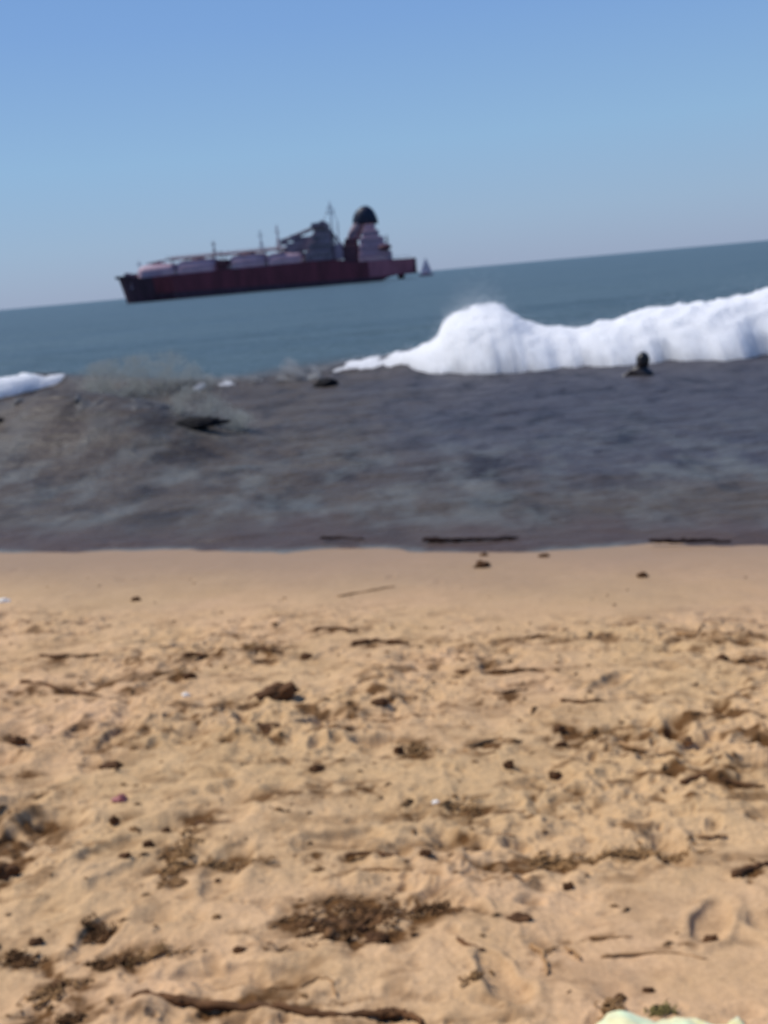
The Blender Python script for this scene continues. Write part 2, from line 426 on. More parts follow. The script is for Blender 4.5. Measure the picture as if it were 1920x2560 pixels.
def drop_object(name, L, mat, parent, seed):
    # every droplet is a small randomly turned tetrahedron
    D_ = np.array(L); n = len(D_); rg = np.random.default_rng(seed)
    q = rg.normal(size=(n, 4)); q /= np.linalg.norm(q, axis=1)[:, None]; w_, x, y, z = q.T
    Rm = np.stack([1 - 2 * (y * y + z * z), 2 * (x * y - w_ * z), 2 * (x * z + w_ * y), 2 * (x * y + w_ * z), 1 - 2 * (x * x + z * z), 2 * (y * z - w_ * x),
                   2 * (x * z - w_ * y), 2 * (y * z + w_ * x), 1 - 2 * (x * x + y * y)], 1).reshape(n, 3, 3)
    T4 = np.array([(1, 1, 1), (-1, -1, 1), (-1, 1, -1), (1, -1, -1)]) * .6
    V = np.einsum('nij,kj->nki', Rm, T4) * D_[:, None, 3:4] + D_[:, None, :3]
    F = (np.array([(0, 2, 1), (0, 1, 3), (0, 3, 2), (1, 2, 3)])[None] + (np.arange(n) * 4)[:, None, None]).reshape(-1).astype(np.int32)
    me = bpy.data.meshes.new(name); me.vertices.add(n * 4); me.vertices.foreach_set('co', V.reshape(-1).astype(np.float32))
    me.loops.add(len(F)); me.loops.foreach_set('vertex_index', F)
    me.polygons.add(n * 4); me.polygons.foreach_set('loop_start', np.arange(0, len(F), 3, dtype=np.int32)); me.update(calc_edges=True)
    o = link(name, me, mat, parent); o['kind'] = 'stuff'; return o
def spray(parent, x0, x1, n, seed, lift=.12, rr=(.004, .013), zmin=.25, plume=None, T=None, mat=None):
    T = A if T is None else T
    rnd = random.Random(seed); bm = []
    for _ in range(n):
        if plume and rnd.random() < .45: x = rnd.gauss(plume[0], plume[1])
        else: x = rnd.uniform(x0, x1)
        Yc, Zc = float(np.interp(x, T[:, 0], T[:, 1])), float(np.interp(x, T[:, 0], T[:, 2]))
        if Zc < zmin and rnd.random() < .7: continue
        h = rnd.expovariate(1 / (lift * (.4 + Zc)))
        p = Vector((x + rnd.gauss(0, .05), Yc + rnd.gauss(.1, .35), Zc - .12 + h))
        drops(bm, p, rnd.uniform(*rr) * (1 if h < .15 else .6), rnd)
    return drop_object('spray', bm, mat or FOAM, parent, seed)
xr0 = on_z(480, 950).x
P, dirt = foam_band(xr0, 15, 1500, 150, (.9, 1.5), 300)
thin = ss(on_z(800, 945).x, on_z(690, 945).x, P[..., 0])                       # torn and thin towards its left tip
P[..., 2] -= thin * .08 * (1 - ss(-.25, .2, fbm(P[..., 0] * 2.2, P[..., 1] * 1.2, 3, 97)))
dirt = np.clip(dirt * .5 + .5 * thin, 0, 1)
me = grid_mesh('breaking_wave', P); attr(me, 'dirt', dirt)
wave_r = link('breaking_wave', me, FOAM)
tag(wave_r, 'long white breaking wave with a tall foam plume, rolling in behind the swimmer', 'wave')
plx = on_y(1190, 780, 25.5).x
spray(wave_r, xr0, 13, 9000, 5, plume=(plx, .45))
xl1 = on_z(205, 960).x
P, dirt = foam_band(-14, xl1, 700, 90, (1, .22), 500)
me = grid_mesh('breaking_wave', P); attr(me, 'dirt', dirt * .5)
wave_l = link('breaking_wave', me, FOAM)
tag(wave_l, 'low white foam crest running out of the picture at its left edge', 'wave')
spray(wave_l, -13, xl1, 500, 6, .05)

def murky(name, lo, hi):
    t = NT(name); v = t.coord()
    c = t.ramp(t.noise(v, 2.6, 6, .7, .6), [(.32, lo), (.66, hi)])
    b = t.bump(t.noise(v, 6, 4, .6), .35, .05)
    t.pr(Base_Color=c, Roughness=.6, Specular_IOR_Level=.2, Normal=b); return t.m
MURK = murky('silty_wave_foam', (.045, .041, .037), (.085, .080, .074)); 
def spraymat(name, c):
    t = NT(name); a = t.n('ShaderNodeBsdfDiffuse'); b = t.n('ShaderNodeBsdfTranslucent'); m_ = t.n('ShaderNodeMixShader'); m_.inputs[0].default_value = .5
    col = t.mix(t.noise(t.coord(), 2, 4, .6), tuple(x * .8 for x in c), tuple(min(1, x * 1.2) for x in c))
    t.l(col, a.inputs[0]); t.l(col, b.inputs[0]); t.l(a.outputs[0], m_.inputs[1]); t.l(b.outputs[0], m_.inputs[2]); t.l(m_.outputs[0], t.out.inputs[0]); return t.m
SPRAYG = spraymat('silty_spray', (.34, .33, .32))
P, _ = foam_band(-9, B[-1, 0] - .9, 800, 110, (1, 1.2), 800, B, .85, 1.25)
wave_n = link('breaking_wave', grid_mesh('breaking_wave', P), MURK)
tag(wave_n, 'nearest wave, dark brown grey with silt, coming in from the left edge', 'wave')
spray(wave_n, -5, on_z(640, 1080).x, 2400, 9, .10, (.004, .010), .1, None, B, SPRAYG)

# small splashes of water thrown up beside the rocks and the dark lip lump
SPRAYM = spraymat('grey_green_spray', (.60, .61, .57))
SPRAYW = spraymat('pale_spray', (.68, .68, .67))
def mist(contour, Y0, dY, n, rr, mat, seed, label, hole=.35):
    # airborne droplets filling the height between a lower and an upper outline, spread in depth around Y0
    rnd = random.Random(seed); bm = []; xs_, t_, b_ = zip(*contour); k = 0
    lo = Vector(on_y(xs_[0], b_[0], Y0)); lo.z = 0
    while k < n:
        px = rnd.uniform(xs_[0], xs_[-1]); top = float(np.interp(px, xs_, t_)); bot = float(np.interp(px, xs_, b_))
        f = min(1.15, rnd.random() ** 1.25 + abs(rnd.gauss(0, .05)))
        e = min(1, (px - xs_[0]) / 30, (xs_[-1] - px) / 30)
        if rnd.random() > e: continue
        p = on_y(px, bot + (top - bot) * f, Y0) ; q = p + Vector((0, rnd.gauss(0, dY), 0))
        if mnoise.noise(Vector((p.x * 3.2 + p.z * 1.5, seed, p.z * 4))) + rnd.gauss(0, .25) < hole - .5: continue
        drops(bm, q - lo, rnd.uniform(*rr) * (1.1 - .4 * f), rnd); k += 1
    o = drop_object('splash', bm, mat, None, seed); o.location = lo; tag(o, label, 'splash', kind='stuff'); return o
mist([(205, 925, 975), (240, 908, 1000), (330, 894, 1010), (428, 884, 1015), (470, 900, 1020), (520, 945, 1030), (580, 985, 1035)], on_z(350, 1000).y + .3, .45, 15000, (.010, .021), SPRAYM, 23,
     'broad grey green veil of spray between the two white foam crests')
mist([(425, 985, 1030), (470, 965, 1050), (520, 985, 1052), (570, 1010, 1068), (650, 1055, 1090)], on_z(505, 1110).y + .5, .2, 4500, (.007, .014), SPRAYM, 22, 'grey spray leaping over the curved dark lip-shade lump in the brown water', .45)
mist([(690, 925, 950), (715, 895, 950), (740, 902, 952), (770, 912, 950), (810, 925, 950)], on_z(735, 955).y + .1, .2, 1800, (.008, .017), SPRAYW, 21, 'small pale splash thrown up left of the white breaker, beside the far dark rock', .5)
mist([(495, 938, 958), (530, 934, 956), (600, 940, 957), (690, 938, 955)], on_z(590, 965).y, .3, 1500, (.007, .014), SPRAYW, 24, 'thin low pale streak of spray left of the small splash', .5)
# ------------------------------------------------------------------ rocks awash, and a dark lump for wave lip shade
ROCK_LIP = plain('wet_rock_and_lip_shade', (.010, .009, .010), .75, .5, 6, .12)
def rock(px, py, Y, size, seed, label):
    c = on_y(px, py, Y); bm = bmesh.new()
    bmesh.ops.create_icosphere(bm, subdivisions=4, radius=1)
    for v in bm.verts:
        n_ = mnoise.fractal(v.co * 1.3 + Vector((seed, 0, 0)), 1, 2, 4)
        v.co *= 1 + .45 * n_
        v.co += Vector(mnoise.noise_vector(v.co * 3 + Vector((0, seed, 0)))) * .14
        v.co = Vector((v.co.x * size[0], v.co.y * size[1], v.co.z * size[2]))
    o = from_bm('rock', bm, ROCK_LIP); o.location = c
    tag(o, label, 'rock', 'dark rocks and a lip shade lump awash in the surf'); return o
rock(492, 1058, on_z(492, 1115).y, (.40, .17, .085), 5.7, 'long curved low dark lump for the shade under a curling wave lip, grey spray leaping over it')  # added lump, stands for the shade under the curling wave lip
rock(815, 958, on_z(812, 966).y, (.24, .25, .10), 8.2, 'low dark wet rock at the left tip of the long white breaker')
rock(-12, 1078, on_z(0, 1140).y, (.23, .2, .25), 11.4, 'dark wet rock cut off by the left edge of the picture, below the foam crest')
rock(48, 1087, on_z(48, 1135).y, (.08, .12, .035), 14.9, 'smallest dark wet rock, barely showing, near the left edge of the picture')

# ------------------------------------------------------------------ swimmer
def skin_chain(name, verts, edges, mat, parent, sub=2, root=0):
    me = bpy.data.meshes.new(name); me.from_pydata([v[:3] for v in verts], edges, []); me.update()
    o = link(name, me, None, parent)
    md = o.modifiers.new('Skin', 'SKIN'); md.use_smooth_shade = True; md.use_x_symmetry = False
    sv = me.skin_vertices[0].data
    for i, v in enumerate(verts):
        rr = v[3]; sv[i].radius = rr if isinstance(rr, tuple) else (rr, rr); sv[i].use_root = (i == root)
    s2 = o.modifiers.new('Subdivision', 'SUBSURF'); s2.levels = sub; s2.render_levels = sub
    me.materials.append(mat); return o
SKIN = plain('wet_skin', (.022, .014, .012), .4, .2, 14, .5)
HAIR = plain('wet_hair', (.006, .005, .005), .45, .3, 30, .4)
sb = on_z(1603, 938)
# z is measured from the water surface; the trunk and legs carry on below it
sv = [(0, 0, -.34, (.145, .11)), (0, 0, -.16, (.15, .105)), (0, 0, .00, (.165, .11)), (.0, .0, .085, (.12, .085)), (.0, .0, .15, .056), (.0, -.005, .205, .06),
      (-.155, 0, .035, .062), (.155, 0, .045, .062), (-.25, -.05, -.06, .048), (-.36, -.14, -.17, .036), (-.43, -.20, -.235, .030),
      (.235, -.03, -.16, .046), (.20, -.16, -.34, .036), (.18, -.24, -.40, .03),
      (0, 0, -.52, (.15, .12)), (-.10, 0, -.62, .085), (.10, 0, -.62, .085), (-.13, -.12, -1.0, .058), (.13, .06, -1.0, .058), (-.13, -.02, -1.38, .042), (.13, .14, -1.38, .042),
      (-.13, -.14, -1.44, .038), (.13, .02, -1.44, .038)]
se = [(0, 1), (1, 2), (2, 3), (3, 4), (4, 5), (3, 6), (3, 7), (6, 8), (8, 9), (9, 10), (7, 11), (11, 12), (12, 13), (0, 14), (14, 15), (14, 16), (15, 17), (16, 18), (17, 19), (18, 20), (19, 21), (20, 22)]
swim = empty('person', (sb.x, sb.y, 0.0), math.radians(-42))
tag(swim, 'swimmer in front of the long white breaker, only dark head and shoulders above water', 'person')
swim.scale = (1.2, 1.2, 1.2); swim.location.z = .0; swim.rotation_euler = (math.radians(4), math.radians(11), math.radians(-38))
body = skin_chain('body', sv, se, SKIN, swim)
bm = bmesh.new()                                                 # head with brow, nose, mouth, chin and ears; faces out of the picture to the left
bmesh.ops.create_uvsphere(bm, u_segments=40, v_segments=30, radius=1)
for v in bm.verts:
    x, y, z = v.co
    w = .078 * (1 - .18 * max(0, -z)); d = .095; h = .118
    nx, ny, nz = x * w, y * d, z * h
    if y < 0:
        f = -y
        ny -= .020 * f ** 4 * math.exp(-((x / .16) ** 2 + ((z + .05) / .22) ** 2))      # nose
        ny += .011 * f * (math.exp(-(((x - .36) / .2) ** 2 + ((z - .13) / .13) ** 2)) + math.exp(-(((x + .36) / .2) ** 2 + ((z - .13) / .13) ** 2)))  # eye sockets
        ny -= .006 * f * math.exp(-((x / .3) ** 2 + ((z + .43) / .09) ** 2))            # lips
        ny += .005 * f * math.exp(-((x / .3) ** 2 + ((z + .43) / .02) ** 2))
        ny -= .008 * f * math.exp(-((x / .3) ** 2 + ((z + .78) / .15) ** 2))            # chin
    v.co = Vector((nx, ny, nz))
for sx in (-1, 1):
    bmesh.ops.create_uvsphere(bm, u_segments=12, v_segments=10, radius=1, matrix=Matrix.Translation((sx * .079, .008, -.003)) @ Matrix.Diagonal((.009, .018, .031, 1)))
    bmesh.ops.create_uvsphere(bm, u_segments=12, v_segments=8, radius=.012, matrix=Matrix.Translation((sx * .028, -.080, .014)))
hd = from_bm('head', bm, SKIN, swim); hd.location = (0, -.012, .235); hd.scale = (1.12, 1.12, 1.08); hd.rotation_euler = (math.radians(4), 0, math.radians(10))
bm = bmesh.new()
bmesh.ops.create_uvsphere(bm, u_segments=40, v_segments=30, radius=1)
for v in bm.verts:
    x, y, z = v.co; k = 1 + .05 * mnoise.noise(v.co * 5)
    nz = z
    if y < -.15 and z < .42: k = .82
    v.co = Vector((x * .094 * k, y * .112 * k + .008, nz * .126 * k + .006))
    if z < -.3 and y > -.2: v.co.z -= .045; v.co.x *= .9
hr = from_bm('hair', bm, HAIR, swim); hr.location = hd.location; hr.scale = hd.scale; hr.rotation_euler = hd.rotation_euler
# fingers of the sculling left hand, just under the surface
for i, (ox, ln) in enumerate(((-.030, .062), (-.011, .075), (.008, .070), (.026, .055))):
    b0 = Vector((-.43 + ox * .8, -.20 - ox * .6, -.238))
    dv = Vector((-.62, -.66, -.06)).normalized()
    skin_chain('finger', [(*b0, .010), (*(b0 + dv * ln * .55 + Vector((0, 0, .004))), .0085), (*(b0 + dv * ln), .007)], [(0, 1), (1, 2)], SKIN, swim, 1)
skin_chain('thumb', [(-.405, -.215, -.24, .011), (-.40, -.245, -.24, .010), (-.412, -.268, -.244, .008)], [(0, 1), (1, 2)], SKIN, swim, 1)

# ------------------------------------------------------------------ ship
YS = 512.0
so = on_y(319, 759, YS)
ship = empty('tanker_ship', (so.x, YS, 0), math.radians(-4))
tag(ship, 'long dark red tanker ship with pale tanks and a black topped funnel at anchor', 'ship')
HULL = plain('hull_paint', (.135, .024, .036), .55, .35, .35, .3, True)
HULLD = plain('hull_dark_paint', (.050, .020, .034), .5, .4, .4, .3, True)
STERN = plain('stern_paint', (.34, .11, .14), .6, .25, .4, .3, True)
PALE = plain('pale_pink_paint', (.36, .24, .28), .55, .18, .25, .3, True)
GREY = plain('grey_deck_paint', (.21, .15, .175), .6, .35, .3, .3)
LGREY = plain('light_grey_paint', (.36, .38, .42), .6, .2, .3, .3)
FUN = plain('black_funnel_paint', (.014, .017, .034), .5, .3, .5, .3)
MAR = plain('maroon_paint', (.10, .035, .045), .6, .3, .3, .3)
GLASS = plain('window_glass', (.02, .025, .03), .15, .2, 1, .5)
def box(bm, x0, x1, y0, y1, z0, z1, slant=0):
    vs = [bm.verts.new(p) for p in ((x0, y0, z0), (x1, y0, z0), (x1, y1, z0), (x0, y1, z0), (x0 + slant, y0, z1), (x1, y0, z1), (x1, y1, z1), (x0 + slant, y1, z1))]
    for f in ((0, 3, 2, 1), (4, 5, 6, 7), (0, 1, 5, 4), (1, 2, 6, 5), (2, 3, 7, 6), (3, 0, 4, 7)): bm.faces.new([vs[i] for i in f])
def tube(bm, a, b, r0, r1=None, seg=8):
    r1 = r0 if r1 is None else r1; a = Vector(a); b = Vector(b); d = (b - a)
    q = d.to_track_quat('Z', 'Y').to_matrix().to_4x4()
    bmesh.ops.create_cone(bm, cap_ends=True, segments=seg, radius1=r0, radius2=max(r1, .001), depth=d.length, matrix=Matrix.Translation((a + b) / 2) @ q)
def part(name, mat, fn, parent=None, smooth=False, bev=0):
    bm = bmesh.new(); fn(bm)
    o = from_bm(name, bm, mat, parent or ship, smooth)
    if bev:
        m_ = o.modifiers.new('Bevel', 'BEVEL'); m_.width = bev; m_.segments = 2
    return o
# hull: stations along x, section outline bottom to deck
def hull_surface(z0f, z1f, rows, flare=1):
    st = np.concatenate([np.linspace(0, 1, 16) ** 1.6 * 26, np.linspace(28, 108, 20), np.linspace(110, 132, 12)])
    def deck(x): return np.interp(x, [-2, 6, 10, 14, 90, 100, 104, 112, 132], [11.3, 11.4, 11.2, 10.6, 11.0, 10.6, 8.9, 8.9, 8.5])
    pts = []
    for x in st:
        zt = deck(x); row = []
        for k in range(rows):
            f = k / (rows - 1); z = z0f(x) + (z1f(x, zt) - z0f(x)) * f
            hb = 10.5 * min(1, (max(x, 0) / 24) ** .55) * (1 if x < 105 else 1 - .35 * ((x - 105) / 27) ** 2 * (1.4 - .8 * z / 9))
            g = max(0, z) / 11
            if x < 24: hb *= (.72 + .28 * g ** .8) if x > 0 else 1
            xx = x - 2.4 * max(0, g) ** 1.2 * (1 - x / 26 if x < 26 else 0)
            row.append((xx, max(hb, .25), z))
        pts.append(row)
    return pts
def keel(x): return -1.5 if x < 113 else -1.5 + (x - 113) / 8 * 3.2 if x < 121 else 1.7 + (x - 121) * .02
def make_hull(bm, z0f, z1f, rows, cap=True):
    pts = hull_surface(z0f, z1f, rows)
    for sgn in (-1, 1):
        G = [[bm.verts.new((x, sgn * y, z)) for (x, y, z) in row] for row in pts]
        for i in range(len(G) - 1):
            for k in range(rows - 1):
                f = [G[i][k], G[i + 1][k], G[i + 1][k + 1], G[i][k + 1]]
                bm.faces.new(f if sgn < 0 else f[::-1])
        if sgn < 0: L = G
        else: R_ = G
    for i in range(len(L) - 1):
        if cap: bm.faces.new([L[i][-1], L[i + 1][-1], R_[i + 1][-1], R_[i][-1]])
        bm.faces.new([L[i][0], R_[i][0], R_[i + 1][0], L[i + 1][0]])
    for k in range(rows - 1):
        bm.faces.new([L[0][k + 1], R_[0][k + 1], R_[0][k], L[0][k]])
        bm.faces.new([L[-1][k], R_[-1][k], R_[-1][k + 1], L[-1][k + 1]])
hull = part('hull', HULL, lambda b: make_hull(b, keel, lambda x, zt: zt, 12), smooth=False)
def band(b):                                                       # darker band above the waterline, 4 cm proud
    pts = hull_surface(lambda x: -1.2 if x < 113 else keel(x) + .2, lambda x, zt: (3.6 - 2.2 * x / 132) if x < 117 else keel(x) + .5, 5)
    for sgn in (-1, 1):
        G = [[b.verts.new((x - (.05 if i == 0 else 0), sgn * (y + .05), z)) for (x, y, z) in row] for i, row in enumerate(pts)]
        for i in range(len(G) - 1):
            for k in range(4):
                f = [G[i][k], G[i + 1][k], G[i + 1][k + 1], G[i][k + 1]]; b.faces.new(f if sgn < 0 else f[::-1])
part('waterline_band', HULLD, band, hull)
def bowp(b):
    pts = hull_surface(lambda x: -1.2, lambda x, zt: zt, 8)[:12]
    for sgn in (-1, 1):
        G = [[b.verts.new((x - (.12 if i == 0 else 0), sgn * (y + .10), z)) for (x, y, z) in row] for i, row in enumerate(pts)]
        for i in range(len(G) - 1):
            for k in range(7):
                f = [G[i][k], G[i + 1][k], G[i + 1][k + 1], G[i][k + 1]]; b.faces.new(f if sgn < 0 else f[::-1])
part('bow_plating', HULLD, bowp, hull)
part('bulwark', HULLD, lambda b: (box(b, -2.2, 5, -5.4, -5.1, 11.0, 12.2), box(b, -2.2, 5, 5.1, 5.4, 11.0, 12.2), box(b, -2.5, -2.2, -5.4, 5.4, 11, 12.3)))
def poop(b):
    pts = hull_surface(lambda x: max(keel(x), 1.6) + .25, lambda x, zt: zt - .1, 6)[-11:]
    for sgn in (-1, 1):
        G = [[b.verts.new((x, sgn * (y + .12), z)) for (x, y, z) in row] for row in pts]
        for i in range(len(G) - 1):
            for k in range(5):
                f = [G[i][k], G[i + 1][k], G[i + 1][k + 1], G[i][k + 1]]; b.faces.new(f if sgn < 0 else f[::-1])
part('poop_plating', STERN, poop, hull)
part('stern_panel', HULLD, lambda b: box(b, 131.7, 132.6, -7.2, 7.2, 1.8, 8.6, 0), hull, bev=.2)
part('rudder', MAR, lambda b: box(b, 124, 127, -.4, .4, -2.5, 2.6))
# cargo tanks under pale weather covers
def tank(b, x0, x1, z0, z1):
    n = 14
    prof = []
    for i in range(n + 1):
        a = PI * i / n; prof.append((-7.6 * math.copysign(abs(math.cos(a)) ** .55, math.cos(a)), z0 + (z1 - z0) * math.sin(a) ** .55))
    ends = [(x0, 0.80), (x0 + 1.6, .97), (x0 + 2.6, 1), (x1 - 1.6, 1), (x1, .86)]
    G = [[b.verts.new((x, y * (.6 + .4 * k), z0 + (z - z0) * k)) for (y, z) in prof] for (x, k) in ends]
    for i in range(len(G) - 1):
        for j in range(n): b.faces.new([G[i][j], G[i + 1][j], G[i + 1][j + 1], G[i][j + 1]])
    b.faces.new(G[0]); b.faces.new(G[-1][::-1])
for (x0, x1, z1) in ((8.5, 25, 16.0), (26, 44, 16.6), (50, 66, 16.9), (67, 83, 16.2)):
    t = part('cargo_tank', PALE, lambda b: tank(b, x0, x1, 10.6, z1), smooth=True)
    part('tank_dome', GREY, lambda b: (tube(b, ((x0 + x1) / 2, 0, z1 - .5), ((x0 + x1) / 2, 0, z1 + 1.5), 1.6, 1.2, 14), box(b, (x0 + x1) / 2 - 3, (x0 + x1) / 2 + 3, -1.5, 1.5, z1 - .3, z1 + .5)), t)
def rack(b):
    for y in (-4.5, -2.8, -1.2, 1.4, 3.0): tube(b, (22, y, 17.9 + .1 * y), (80, y, 18.0 + .1 * y), .38)
    tube(b, (12, -3, 16.6), (22, -3, 17.7), .35)
    for x in range(24, 80, 6):
        box(b, x, x + .5, -5, 4, 17.0, 17.5); tube(b, (x, -4.6, 11), (x, -4.6, 17.2), .22)
    box(b, 22, 74, -6.4, -5.1, 17.6, 17.75)
    for x in range(22, 75, 2): tube(b, (x, -6.3, 17.7), (x, -6.3, 18.8), .07, seg=5)
    tube(b, (22, -6.3, 18.8), (74, -6.3, 18.8), .08, seg=5)
part('pipe_rack', GREY, rack)
def manifold(b):
    box(b, 44.5, 49.8, -8.5, 8.5, 10.6, 15.2)
    for k in range(4): tube(b, (45.2 + k * 1.3, -9.6, 13.4), (45.2 + k * 1.3, -4, 13.4), .42)
    tube(b, (47, -8, 15), (47, -8, 19), .3)
part('manifold', MAR, manifold, bev=.1)
def mast(x, z0, z1, w=.28, arms=True):
    def f(b):
        tube(b, (x, -1, z0), (x, -1, z1), w, w * .45)
        if arms:
            box(b, x - 1.3, x + 1.3, -1.15, -.85, z0 + (z1 - z0) * .72, z0 + (z1 - z0) * .72 + .3)
            tube(b, (x - 1.5, -1, z0), (x, -1, z0 + (z1 - z0) * .6), .14); tube(b, (x + 1.5, -1, z0), (x, -1, z0 + (z1 - z0) * .6), .14)
            box(b, x - .5, x + .5, -1.5, -.5, z1 - 1.5, z1 - 1.1)
    return f
for (x, z0, z1, w, m_) in ((42.8, 17, 24.2, .34, GREY), (64.3, 17, 26.8, .36, LGREY), (72.0, 17, 28.2, .5, PALE), (8.0, 11, 18.5, .25, LGREY)):
    part('deck_mast', m_, mast(x, z0, z1, w))
# forward superstructure block with folded crane jib
def dh(b):
    box(b, 84, 96.5, -9.5, 9.5, 11.0, 15.5, .8); box(b, 85.5, 96.2, -9, 9, 15.5, 19.2, .8)
    box(b, 87, 95.8, -8.5, 8.5, 19.2, 22.6, 1.0); box(b, 88.5, 94.8, -8, 8, 22.6, 25.4, 1.4)
accom = part('deckhouse', GREY, dh, bev=.2)
def wins(b):
    for (z, a, c) in ((13, 86, 95.6), (17, 87.5, 95.2), (20.7, 89.2, 94.8), (23.9, 90.6, 94)):
        yy = {13: 9.5, 17: 9, 20.7: 8.5, 23.9: 8}[z]; x = a
        while x < c: box(b, x, x + .7, -yy - .06, -yy + .1, z - .4, z + .5); x += 1.5
part('window_row', GLASS, wins, accom)
def crane(b):
    tube(b, (80, -3, 11), (80, -3, 21.5), 1.3, 1.0, 12); box(b, 77.5, 82.5, -5, -1, 20.6, 23.2, .9)
    for dz in (0, 1.3):
        tube(b, (74.5, -3.8, 20.2 + dz), (93, -3.8, 26.3 + dz * .6), .32); tube(b, (74.5, -2.2, 20.2 + dz), (93, -2.2, 26.3 + dz * .6), .32)
    for k in range(12):
        t = k / 12; x = 74.5 + 18.5 * t; z = 20.2 + 6.1 * t
        tube(b, (x, -3.8, z), (x + 1.5, -3.8, z + 1.7), .2, seg=5)
    box(b, 73.5, 76.5, -4.6, -1.4, 19.2, 21.8), box(b, 75, 87, -5.5, 5.5, 16.0, 19.8, 1.5), box(b, 79, 87.5, -5, 5, 19.8, 22.0, 1.5)
part('deck_crane', GREY, crane)
def bridge(b):
    box(b, 88, 94.6, -9.6, 9.6, 25.4, 27.2, .7); box(b, 92, 93.5, -7, 7, 27.2, 28)
part('bridge', GREY, bridge, accom)
def rig(b):
    tube(b, (96.6, -1, 19), (96.6, -1, 36.3), .42, .2); tube(b, (96.6, -1, 35), (92.5, -1, 27), .13); tube(b, (96.6, -1, 35), (99.5, -1, 26.5), .13)
    box(b, 94.8, 98.4, -1.3, -.7, 31.0, 31.4); box(b, 95.4, 97.8, -1.3, -.7, 33.4, 33.7); tube(b, (95, -1, 31.4), (95, -1, 33), .12); tube(b, (98.2, -1, 31.4), (98.2, -1, 33), .12)
    tube(b, (98.9, -1, 19), (99.3, -1, 27), .28)
part('signal_mast', LGREY, rig)
part('jib', GREY, lambda b: (tube(b, (93.5, -2, 26.8), (100, -2, 17.5), .5), tube(b, (93.0, -1, 25.3), (98.8, -1, 16.9), .35)))
part('pipe_house', PALE, lambda b: (box(b, 96.8, 101, -6, 6, 11, 15.6), box(b, 97, 100.6, -5, 5, 15.6, 17.6)), bev=.15)
# engine casing, funnel and aft superstructure
part('engine_casing', MAR, lambda b: (box(b, 101, 107.6, -6.5, 6.5, 8.5, 16.5), box(b, 101.6, 107.2, -5.5, 5.5, 16.5, 19.5, .6)), bev=.2)
def fn(b):
    G = []
    for (z, x0, x1, w) in ((18.5, 102.5, 108.8, 3.1), (21.5, 103.4, 109.6, 3.1), (24, 104.8, 111.4, 3.0), (25.6, 106.0, 114, 3.0)):
        G.append([b.verts.new(((x0 + x1) / 2 - (x1 - x0) / 2 * math.copysign(abs(math.cos(a)) ** .7, math.cos(a)), w * math.sin(a), z)) for a in np.linspace(0, 2 * PI, 25)[:-1]])
    for i in range(len(G) - 1):
        for j in range(24): b.faces.new([G[i][j], G[i][(j + 1) % 24], G[i + 1][(j + 1) % 24], G[i + 1][j]])
funnel = part('funnel', GREY, fn, smooth=True)
def fcap(b):
    G = []
    for (z, x0, x1, w) in ((24.8, 106.1, 117.2, 3.4), (26.4, 105.9, 117.2, 3.5), (28.6, 106.3, 116.6, 3.4), (30.8, 107.6, 115.6, 3.1), (32.2, 109.4, 114.2, 2.2), (32.9, 111, 113, .8)):
        G.append([b.verts.new(((x0 + x1) / 2 - (x1 - x0) / 2 * math.cos(a), w * math.sin(a), z)) for a in np.linspace(0, 2 * PI, 29)[:-1]])
    for i in range(len(G) - 1):
        for j in range(28): b.faces.new([G[i][j], G[i][(j + 1) % 28], G[i + 1][(j + 1) % 28], G[i + 1][j]])
    b.faces.new(G[0][::-1]); b.faces.new(G[-1])
part('funnel_top', FUN, fcap, funnel, True)
PALE2 = plain('pale_superstructure_paint', (.40, .24, .28), .55, .12, .25, .3, True)
def aft(b):
    box(b, 107.8, 122.0, -8, 8, 8.6, 12.6); box(b, 108.2, 120.8, -7.6, 7.6, 12.6, 16.0); box(b, 108.8, 118.9, -7.2, 7.2, 16.0, 19.2); box(b, 110, 116.9, -6.6, 6.6, 19.2, 22.2)
    box(b, 111, 115.6, -5.8, 5.8, 22.2, 24.6)
aftb = part('superstructure', PALE2, aft, bev=.25)
def wins2(b):
    for (z, a, c, yy) in ((10.6, 109, 121, 8), (14.3, 109.2, 120, 7.6), (17.6, 110, 118, 7.2), (20.7, 111, 116.3, 6.6)):
        x = a
        while x < c: box(b, x, x + .5, -yy - .05, -yy + .1, z - .3, z + .4); x += 1.7
part('window_row', MAR, wins2, aftb)
part('lifeboat', MAR, lambda b: bmesh.ops.create_uvsphere(b, u_segments=16, v_segments=10, radius=1, matrix=Matrix.Translation((119.8, -8.9, 14.2)) @ Matrix.Diagonal((3.0, 1.2, 1.2, 1))), smooth=True)
part('aft_mast', MAR, lambda b: (tube(b, (120.6, -2, 12), (120.6, -2, 19.6), .4, .25), tube(b, (119.2, -2, 12.6), (120.6, -2, 17), .2), box(b, 119.8, 121.4, -2.3, -1.7, 17.3, 17.6)))
def rails(b):
    for (x0, x1, z, y) in ((5, 43, 11.0, 10.3), (50, 84, 11.1, 10.3), (108, 131, 8.9, 9.0)):
        for dz in (.5, 1.05): tube(b, (x0 if x0 > 20 else 20, -y, z + dz), (x1, -y, z + dz), .05, seg=4)
        x = max(x0, 20)
        while x < x1: tube(b, (x, -y, z), (x, -y, z + 1.1), .06, seg=4); x += 2
part('railing', LGREY, rails)
part('anchor', GREY, lambda b: (tube(b, (4.6, -5.3, 6.6), (4.4, -5.3, 9), .25), box(b, 3.7, 5.4, -5.6, -5.1, 6.2, 6.8)))
part('deck_winch', GREY, lambda b: (box(b, 1.5, 6.5, -3, 3, 11.3, 12.8), tube(b, (2, -3.5, 12.6), (2, 3.5, 12.6), .9, seg=12)), bev=.1)

